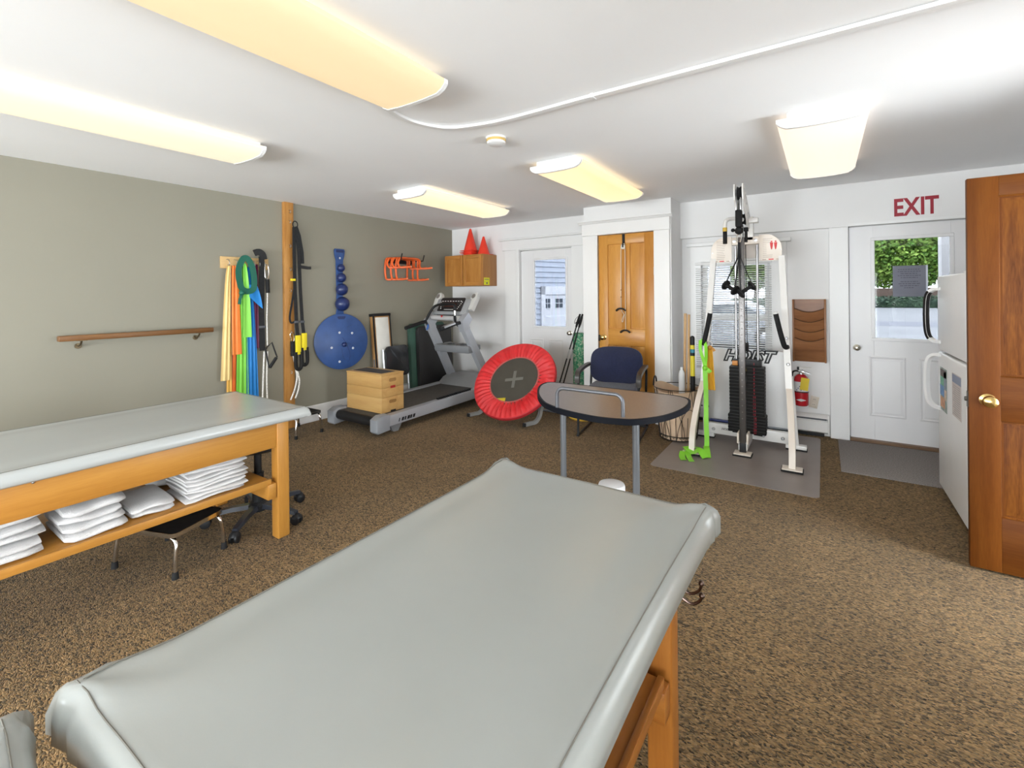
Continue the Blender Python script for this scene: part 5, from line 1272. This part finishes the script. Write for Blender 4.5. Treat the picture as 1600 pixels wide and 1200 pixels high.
# bands tied to the left grip
GRN = mk('lime_band', (.24, .66, .035), .5, var=.05)
lb_ = thing('resistance_band', (-.9, 4.4, .006), 'lime green band tied to the left machine grip, trailing on the floor', 'exercise band')
def rib(pts, w, mat, par, name='band', up=(0, 1, 0), n=6, tw=.0022): return obj(name, G().bar(smooth_path(pts, n), w, tw, up=up), mat, par, ang=60)
rib([(-.935, 4.47, .985), (-.930, 4.44, .90), (-.905, 4.45, .80), (-.895, 4.455, .745)], .028, GRN, lb_, 'loop_strand')
rib([(-.935, 4.49, .985), (-.895, 4.47, .96), (-.885, 4.46, .86), (-.893, 4.455, .745)], .030, GRN, lb_, 'loop_strand')
obj('knot', G().ball((-.893, 4.45, .735), .026, 12, .9), GRN, lb_)
rib([(-.893, 4.45, .735), (-.86, 4.44, .715), (-.845, 4.44, .70)], .035, GRN, lb_, 'tail')
rib([(-.895, 4.45, .735), (-.885, 4.44, .50), (-.878, 4.40, .28), (-.862, 4.34, .10), (-.86, 4.30, .02)], .040, GRN, lb_, 'long_strand')
for pts, w in (([(-.86, 4.31, .03), (-.92, 4.27, .06), (-.99, 4.27, .045), (-1.03, 4.22, .03)], .065), ([(-1.02, 4.24, .06), (-.95, 4.19, .03), (-.90, 4.21, .06), (-.84, 4.17, .014)], .06),
              ([(-.995, 4.20, .035), (-.965, 4.12, .014), (-.92, 4.03, .010)], .045), ([(-1.03, 4.19, .03), (-1.02, 4.11, .012), (-.985, 4.03, .010)], .05), ([(-.862, 4.31, .07), (-.845, 4.25, .06), (-.825, 4.19, .012)], .05)):
    rib(pts, w, GRN, lb_, 'floor_coil', up=(0, 0, 1), n=3)
yb_ = thing('resistance_band', (-.87, 4.53, .5), 'orange-yellow band hanging from the left machine grip beside the lime one', 'exercise band')
YB_ = mk('amber_band', (.78, .40, .03), .55, var=.06)
g = G(); g.grid(lambda u, v: (-.895+.05*u+.02*v*(u-.5)+.012*v, 4.535+.006*math.sin(u*12), .915-.39*v), 13, 10); g.thick(.0015); obj('band', g, YB_, yb_)
obj('ring', G().tube([(-.875+.028*math.cos(R(a)), 4.53, .945+.028*math.sin(R(a))) for a in range(0, 360, 24)], .0035, 7, closed=True), WHITEP, yb_)
obj('knot', G().ball((-.865, 4.53, .915), .022, 12), mk('amber_band_dark', (.55, .25, .05), .6), yb_)
rib([(-.865, 4.53, .915), (-.84, 4.52, .905), (-.825, 4.52, .885)], .025, mk('amber_band_dark', (.55, .25, .05), .6), yb_, 'tail')

# ================================================================ brochure rack
rk = thing('brochure_rack', (-.117, YB-.03, .72), 'dark wood brochure rack with four curved pockets beside the window', 'brochure rack')
x0, x1, z0, z1 = -.259, .024, .722, 1.345
obj('back_panel', G().box(x0, x1, YB-.012, YB-.001, z0, z1), RACKW, rk)
for a in (x0, x1-.016): obj('side', G().box(a, a+.016, YB-.062, YB-.012, z0, z1, .003), RACKS, rk)
tops = [1.235, 1.135, 1.035, .945]
for i, zt in enumerate(tops):
    zb_ = (tops[i+1] - .06) if i < 3 else z0 + .004
    yt, ybt = YB - .060, YB - .024
    n = 14; g = G(); F, B_ = [], []
    for k in range(n+1):
        u = k/n; x = x0+.016 + (x1-x0-.032)*u; dip = .038*math.sin(math.pi*u)
        F.append((x, yt, zt-dip+.02)); 
    for k in range(n):
        a, b = F[k], F[k+1]
        q = [(a[0], yt, a[2]), (b[0], yt, b[2]), (b[0], ybt, zb_), (a[0], ybt, zb_)]
        v = [g._v(p) for p in q]; w = [g._v((p[0], p[1]+.007, p[2])) for p in q]
        for f in ((v[0], v[1], v[2], v[3]), (w[3], w[2], w[1], w[0]), (v[0], w[0], w[1], v[1]), (v[3], v[2], w[2], w[3])): g.bm.faces.new(f)
    bmesh.ops.remove_doubles(g.bm, verts=g.bm.verts, dist=1e-5)
    pk = obj('pocket', g, RACKW, rk)
    obj('pocket_shade_line', G().tube([(p[0], p[1]-.001, p[2]) for p in F], .0038, 6), mk('pocket_shade', (.075, .028, .010), .5), pk)  # dark line added to stand in for shade along the pocket edge

# ================================================================ fire extinguisher
ex, ey = -.187, YB-.068
fe = thing('fire_extinguisher', (ex, ey, .29), 'red fire extinguisher with yellow tag on the wall below the brochure rack', 'fire extinguisher')
ER = mk('extinguisher_red', (.52, .012, .02), .25, var=.04)
obj('cylinder', G().lathe([(0, .29), (.05, .29), (.06, .30), (.061, .31), (.061, .545), (.055, .572), (.038, .59), (.022, .60), (0, .60)], (ex, ey, 0), 32), ER, fe)
obj('label', G().lathe([(.0617, .435), (.0617, .53)], (ex, ey, 0), 32, close=True), PAPER, fe)
g = G()
for i in range(5): g.box(ex-.04+i*.012, ex-.032+i*.012, ey-.0625, ey-.058, .445+.018*(i % 3), .455+.018*(i % 3))
obj('label_print', g, mk('blue_print', (.12, .10, .25), .7), fe)
obj('white_diamond', G().prism([(ex-.04, .352), (ex, .366), (ex+.04, .352), (ex, .338)], 'y', ey-.064, ey-.05), PAPER, fe)
obj('bracket_strap', G().lathe([(.063, .424), (.063, .434)], (ex, ey, 0), 32, close=True), BLACK, fe)
obj('wall_bracket', G().box(ex-.03, ex+.03, ey+.058, YB-.001, .36, .58), BLACK, fe)
obj('valve', G().lathe([(.018, .595), (.018, .635), (.010, .65), (0, .65)], (ex, ey, 0), 16), STEEL, fe)
obj('lever', G().prism([(ex-.03, .645), (ex+.085, .662), (ex+.085, .668), (ex-.03, .668)], 'y', ey-.012, ey+.012), WHITEP, fe)
obj('lower_lever', G().prism([(ex-.02, .632), (ex+.075, .605), (ex+.075, .611), (ex-.02, .642)], 'y', ey-.012, ey+.012), STEEL, fe)
obj('lever_cap', G().box(ex-.035, ex-.015, ey-.013, ey+.013, .642, .672, .003), BLACK, fe)
obj('gauge', G().lathe([(.014, 0), (.014, .008), (0, .009)], (ex+.012, ey-.018, .62), 14, (0, -1, 0)), CHROME, fe)
obj('hose', G().tube(smooth_path([(ex-.015, ey, .628), (ex-.055, ey-.005, .628), (ex-.075, ey-.01, .60), (ex-.07, ey-.02, .50), (ex-.066, ey-.03, .40), (ex-.064, ey-.03, .335)], 5), .008, 8), RUBBER, fe)
g = G(M=Matrix.Translation((ex+.028, ey-.066, .512)) @ Matrix.Rotation(R(7), 4, 'Y')); g.box(-.033, .036, -.001, .001, -.06, .062)
obj('inspection_tag', g, mk('yellow_tag', (.80, .58, .03), .6), fe)

# ================================================================ EXIT lettering, door notice
exs = thing('exit_sign', (.685, YB-.072, 2.08), 'red EXIT lettering on a pale plate above the exit door', 'sign')
obj('plate', G().box(.515, .86, YB-.0725, YB-.07, 2.065, 2.262), mk('sign_white', (.80, .78, .77), .5), exs)
for k, (c_, xx) in enumerate(zip('EXIT', (.570, .660, .735, .797))):
    obj('letter', text_g(c_, .215, FACE((xx, YB-.0735, 2.163), (1, 0, 0), (0, 0, 1)) @ Matrix.Diagonal((.68, 1, 1, 1)), .0008, .006), mk('exit_red', (.33, .004, .02), .5), exs, smooth=False)
nt_ = thing('door_notice', (.65, YB-.014, 1.365), 'grey-looking paper notice taped on the exit door glass', 'notice')
obj('sheet', G().box(.533, .766, YB-.005, YB-.0035, 1.367, 1.648), mk('shaded_notice_paper', (.20, .205, .25), .8), nt_)  # sheet is backlit; its shade is put into the grey colour
obj('tape_edge', G().box(.762, .775, YB-.0062, YB-.005, 1.367, 1.648), mk('pale_tape', (.62, .65, .75), .5), nt_)
g = G()
for i, w in enumerate((.155, .16, .12, .16, .12, 0, .12, .15, .13, .07)):
    z = 1.61 - i*.0185; x = .648 - w/2
    while w and x < .648 + w/2:
        l = rnd.uniform(.010, .026); g.box(x, min(x+l, .648+w/2), YB-.0062, YB-.005, z, z+.0065); x += l + .005
obj('printed_lines', g, mk('notice_ink', (.10, .10, .13), .8), nt_)

# ================================================================ fridge
fx, fy0, fy1, fh = .675, 3.635, 4.42, 1.52
fr = thing('refrigerator', (1.04, 4.03, 0), 'white top-freezer refrigerator behind the open fir door', 'refrigerator')
FRW = mk('fridge_white', (.88, .875, .87), .35, var=.012, bump=.12, bs=220)
obj('cabinet', G().box(fx+.07, 1.42, fy0+.005, fy1-.005, .02, fh-.004, .008), FRW, fr)
obj('kick_plate', G().box(fx+.09, fx+.11, fy0+.02, fy1-.02, 0, .06), MGREY, fr)
fd = obj('freezer_door', G().box(fx, fx+.065, fy0, fy1, 1.0, fh, .012, 3), FRW, fr)
rd_ = obj('fridge_door', G().box(fx, fx+.065, fy0, fy1, .045, .985, .012, 3), FRW, fr)
def loop_handle(z0, z1, par, grip):
    p = smooth_path([(fx+.004, fy1-.10, z1), (fx-.03, fy1-.055, z1-.005), (fx-.058, fy1-.03, z1-.05), (fx-.066, fy1-.028, (z0+z1)/2), (fx-.058, fy1-.03, z0+.05), (fx-.03, fy1-.055, z0+.005), (fx+.004, fy1-.10, z0)], 6)
    hnd = obj('door_handle', G().sweep(p, [(-.017, -.010), (.017, -.010), (.014, .010), (-.014, .010)], up=(0, 0, 1)), FRW, par)
    if grip:
        q = p[9:28]; obj('black_grip', G().sweep(q, [(-.018, -.0115), (.018, -.0115), (.015, .0115), (-.015, .0115)], up=(0, 0, 1)), BLACK, hnd)
loop_handle(1.06, 1.43, fd, True); loop_handle(.60, .97, rd_, False)
obj('hinge_cover', G().box(fx+.01, fx+.10, fy0+.02, fy0+.10, fh-.003, fh+.012, .004), FRW, fr)
g = G(); g.box(fx-.0025, fx-.001, 4.13, 4.33, .60, .89)
ph = thing('magnet_collage', (fx-.002, 4.23, .6), 'colourful picture collage stuck to the fridge door by the handle', 'picture')
obj('sheet', g, mk('collage_back', (.30, .36, .33), .5, var=.5, vs=18), ph)
for k, (a, b, c_, e, col_) in enumerate(((4.14, 4.32, .83, .88, (.08, .05, .04)), (4.22, 4.32, .77, .83, (.12, .40, .25)), (4.14, 4.21, .76, .87, (.22, .26, .33)), (4.21, 4.33, .70, .77, (.10, .25, .50)), (4.14, 4.20, .68, .75, (.60, .45, .33)), (4.19, 4.32, .62, .69, (.68, .33, .16)))):
    obj('photo_patch', G().box(fx-.0038, fx-.0025, a, b, c_, e), mk('collage_%d' % k, col_, .5, var=.3, vs=30), ph)
ln = thing('fridge_letter', (fx-.002, 3.86, .62), 'printed letter with blue heading stuck to the lower fridge door', 'paper')
obj('sheet', G().box(fx-.0025, fx-.001, 3.745, 3.975, .635, .90), mk('letter_paper', (.66, .60, .58), .8), ln)
obj('blue_heading', G().box(fx-.0036, fx-.0025, 3.745, 3.965, .845, .895), mk('letter_blue', (.30, .34, .46), .7), ln)
g = G()
for i in range(14): g.box(fx-.0034, fx-.0025, 3.77, 3.955-.02*(i % 3), .65+i*.0135, .653+i*.0135)
obj('printed_lines', g, mk('letter_ink', (.45, .42, .42), .8), ln)
tag(obj('black_case', G().prism([(.70, 1.523), (.79, 1.523), (.79, 1.545), (.73, 1.556)], 'y', 3.645, 3.75, .002), BLACK), 'small black case lying on top of the fridge', 'case')

# ================================================================ outside
gnd = struct('ground_outside', G().box(-60, 60, YB+T+.02, 120, -.25, -.15), mk('pale_asphalt', (.115, .12, .13), .9, var=.10, vs=.6))
struct('pavement_stripe', G().box(-40, 60, 27, 31, -.149, -.145), mk('asphalt_patch', (.085, .09, .11), .9, var=.08, vs=1.2))
# neighbour's clapboard garage
P0 = Vector((-5.226, 8.5, 0)); dv = Vector((.36, .93, 0)).normalized(); nv = Vector((dv.y, -dv.x, 0))
Mg = Matrix((dv, -nv, Vector((0, 0, 1)))).transposed().to_4x4(); Mg = Matrix.Translation(P0) @ Mg     # x along the wall, -y towards us
ga = thing('garage', P0, "neighbour's pale blue clapboard garage seen through the left door glass", 'building')
SID = mk('blue_clapboard', (.24, .264, .315), .7, var=.03)
obj('wall_core', G(Mg).box(-4, 5, .03, .2, -.15, 3.6), mk('clapboard_shadow', (.06, .07, .09), .9), ga)
bh = .115; nb = int(3.7/bh)
def clap(x0, x1, i):
    z = -.15 + i*bh; g = G(Mg); g.prism([(.03, z), (-.002, z), (.022, z+bh+.01), (.03, z+bh+.01)], 'x', x0, x1); return obj('clapboard', g, SID, ga)
for i in range(nb):
    if -.15 + (i+1)*bh < 1.60: clap(-4, .255, i)
    else: clap(-4, 5, i)
GW = mk('garage_white', (.38, .39, .42), .6, var=.02)
g = G(Mg); g.box(.26, .37, -.03, .03, -.15, 1.60); g.box(.26, 3.2, -.03, .03, 1.42, 1.60); obj('door_casing', g, GW, ga)
gd = obj('garage_door', G(Mg).box(.37, 3.1, .0, .028, -.15, 1.42), GW, ga)
for k, (a, b) in enumerate(((.345, .54), (.655, .905), (1.02, 1.27))):
    w = obj('window', G(Mg).box(a, b, -.008, .002, 1.10, 1.345), GW, gd)
    mxx = (a+b)/2
    for p_, q_ in ((a+.02, mxx-.008), (mxx+.008, b-.02)):
        for c_, e in ((1.12, 1.215), (1.23, 1.325)): obj('pane', G(Mg).box(p_, q_, -.011, -.007, c_, e), mk('dark_pane', (.035, .045, .06), .5, spec=.15), w)
obj('panel_groove', G(Mg).box(.37, 3.1, -.003, .001, .93, .945), mk('groove', (.5, .54, .6), .7), gd)
# porch lamp outside the left door
pl_ = thing('porch_lamp', (-2.93, YB+.45, 1.9), 'grey porch lantern outside, top right of the left door glass', 'lamp')
obj('back_plate', G().box(-2.90, -2.70, YB+.40, YB+.44, 1.80, 2.12, .01), mk('lamp_grey', (.22, .24, .28), .6), pl_)
obj('lantern_body', G().prism([(-2.97, 1.88), (-2.90, 1.80), (-2.85, 1.80), (-2.85, 2.10), (-3.0, 2.10), (-3.01, 1.95)], 'y', YB+.42, YB+.52, .01), mk('lamp_grey', (.22, .24, .28), .6), pl_)
obj('arm', G().box(-2.90, -2.70, YB+T, YB+.42, 2.08, 2.11), mk('lamp_grey', (.22, .24, .28), .6), pl_)
# porch post outside the exit door
tag(obj('porch_post', G().box(.985, 1.16, YB+.75, YB+.92, -.15, 2.7, .01), mk('post_white', (.34, .34, .345), .5)), 'white porch post outside the exit door', 'post')
# fence, hedge and trees across the road
fc_ = thing('far_fence', (5, 60, -.15), 'brown wooden fence across the road behind the hedge', 'fence')
FB = mk('fence_brown', (.075, .05, .038), .9, var=.15)
p0 = None
for i in range(60):
    if p0 is None: p0 = obj('picket', G().box(-2, -1.72, 60, 60.05, -.15, 1.75), FB, fc_)
    else:
        o = p0.copy(); C.objects.link(o); o.parent = fc_; o.location.x = i*.279
for i in range(5): obj('fence_post', G().box(-2+i*4.4, -1.8+i*4.4, 59.8, 59.95, -.15, 2.1), BLACK, fc_)
def leafmat(name, a, b):
    m, nt, bs = nodes_of(name)
    n1 = nt.nodes.new('ShaderNodeTexNoise'); n1.inputs['Scale'].default_value = 1.2; n1.inputs['Detail'].default_value = 4
    tc = nt.nodes.new('ShaderNodeTexCoord'); nt.links.new(tc.outputs['Object'], n1.inputs['Vector'])
    rp = nt.nodes.new('ShaderNodeValToRGB'); rp.color_ramp.elements[0].color = (*a, 1); rp.color_ramp.elements[1].color = (*b, 1)
    rp.color_ramp.elements[0].position = .35; rp.color_ramp.elements[1].position = .65
    nt.links.new(n1.outputs['Fac'], rp.inputs['Fac']); nt.links.new(rp.outputs['Color'], bs.inputs['Base Color']); bs.inputs['Roughness'].default_value = .7
    return m
LEAF = leafmat('maple_leaf', (.06, .16, .018), (.24, .36, .06)); HLEAF = leafmat('hedge_leaf', (.012, .035, .02), (.035, .075, .035))
def leaves(n, c, rx, ry, rz, size, seed):
    r2 = random.Random(seed); V, F = [], []
    for i in range(n):
        while True:
            p = Vector((r2.uniform(-1, 1), r2.uniform(-1, 1), r2.uniform(-1, 1)))
            if .35 < p.length < 1: break
        p = Vector((c[0]+p.x*rx, c[1]+p.y*ry, c[2]+p.z*rz))
        a = Vector((r2.gauss(0, 1), r2.gauss(0, 1), r2.gauss(0, .6))).normalized(); b = a.cross(Vector((r2.gauss(0, 1), r2.gauss(0, 1), r2.gauss(0, 1)))).normalized()
        s = size*r2.uniform(.6, 1.3); k = len(V)
        V += [p-a*s, p+b*s*.6, p+a*s, p-b*s*.6]; F.append((k, k+1, k+2, k+3))
    g = G(); me = bpy.data.meshes.new('t'); me.from_pydata([tuple(v) for v in V], [], F); g.bm.from_mesh(me); bpy.data.meshes.remove(me)
    return g
for k, (x, y, h, r, lab) in enumerate(((7.2, 67, 11, 6.8, 'broad leafy maple across the road, filling the exit door glass'), (-7.5, 70, 12, 6.5, 'big maple across the road, seen through the window blind'))):
    tr_ = thing('maple_tree', (x, y, -.15), lab, 'tree', 'maples across the road')
    obj('trunk', G().tube([(x, y, -.15), (x+.1, y, 2.5), (x-.1, y, 6)], .28, 10, scale=[1.2, 1, .6]), mk('bark', (.10, .075, .055), .95), tr_)
    for q in range(3): obj('bough', G().tube([(x, y, 3), (x+2.5*math.cos(q*2.1), y+2.5*math.sin(q*2.1), 6.2)], .12, 7, scale=[1, .4]), mk('bark', (.10, .075, .055), .95), tr_)
    fo = obj('foliage', leaves(24000, (x, y, h*.60), r, r*.8, h*.45, .22, k+3), LEAF, tr_, smooth=False); fo['kind'] = 'stuff'
hg = thing('hedge', (5, 57.5, -.15), 'low dark green hedge along the far side of the road', 'hedge')
fo = obj('foliage', leaves(7000, (5, 57.5, .40), 18, .6, .62, .14, 40), HLEAF, hg, smooth=False); fo['kind'] = 'stuff'
obj('inner_mass', G().box(-12, 22, 57.2, 57.9, -.15, .72, .1), HLEAF, hg)
# parked car beyond the window
cr = thing('parked_car', (-2.0, 15.0, -.15), 'silver parked car seen through the slats of the window blind', 'car')
CAR = mk('car_silver', (.42, .44, .47), .25, .6, var=.02); CG = mk('car_glass', (.06, .075, .09), .08)
cx, cyc = -2.6, 15.0
body = [(-2.1, .15), (-2.15, .55), (-2.0, .72), (-1.2, .82), (-.6, 1.25), (.75, 1.30), (1.45, .92), (2.05, .82), (2.15, .5), (2.1, .15)]
obj('body', G(Matrix.Translation((cx, cyc, -.12))).prism(body, 'y', -.82, .82, .05), CAR, cr)
obj('side_glass', G(Matrix.Translation((cx, cyc, -.12))).prism([(-1.0, .84), (-.55, 1.19), (.70, 1.24), (1.25, .92)], 'y', -.835, -.80), CG, cr)
for x in (-1.35, 1.35):
    wl = obj('wheel', G().lathe([(.20, -.10), (.31, -.09), (.33, 0), (.31, .09), (.20, .10)], (cx+x, cyc-.76, .18), 22, (0, 1, 0)), RUBBER, cr)
    obj('hub_cap', G().lathe([(.19, 0), (.15, .02), (0, .03)], (cx+x, cyc-.86, .18), 16, (0, -1, 0)), STEEL, wl)
# pale building across the lot
hb2 = thing('far_house', (-12, 40, -.15), 'pale grey house across the lot seen through the window blind', 'building')
obj('walls', G().box(-17, -7, 38, 46, -.15, 4.2), mk('house_grey', (.55, .56, .58), .8), hb2)
obj('roof', G().prism([(-17.5, 4.2), (-6.5, 4.2), (-12, 7.5)], 'y', 37.6, 46.4), mk('roof_grey', (.25, .26, .28), .9), hb2)
for x in (-15, -12, -9):
    w = obj('window', G().box(x-.5, x+.5, 37.94, 38.0, 1.4, 2.8), TRIMW, hb2); obj('pane', G().box(x-.42, x+.42, 37.92, 37.94, 1.48, 2.72), CG, w)
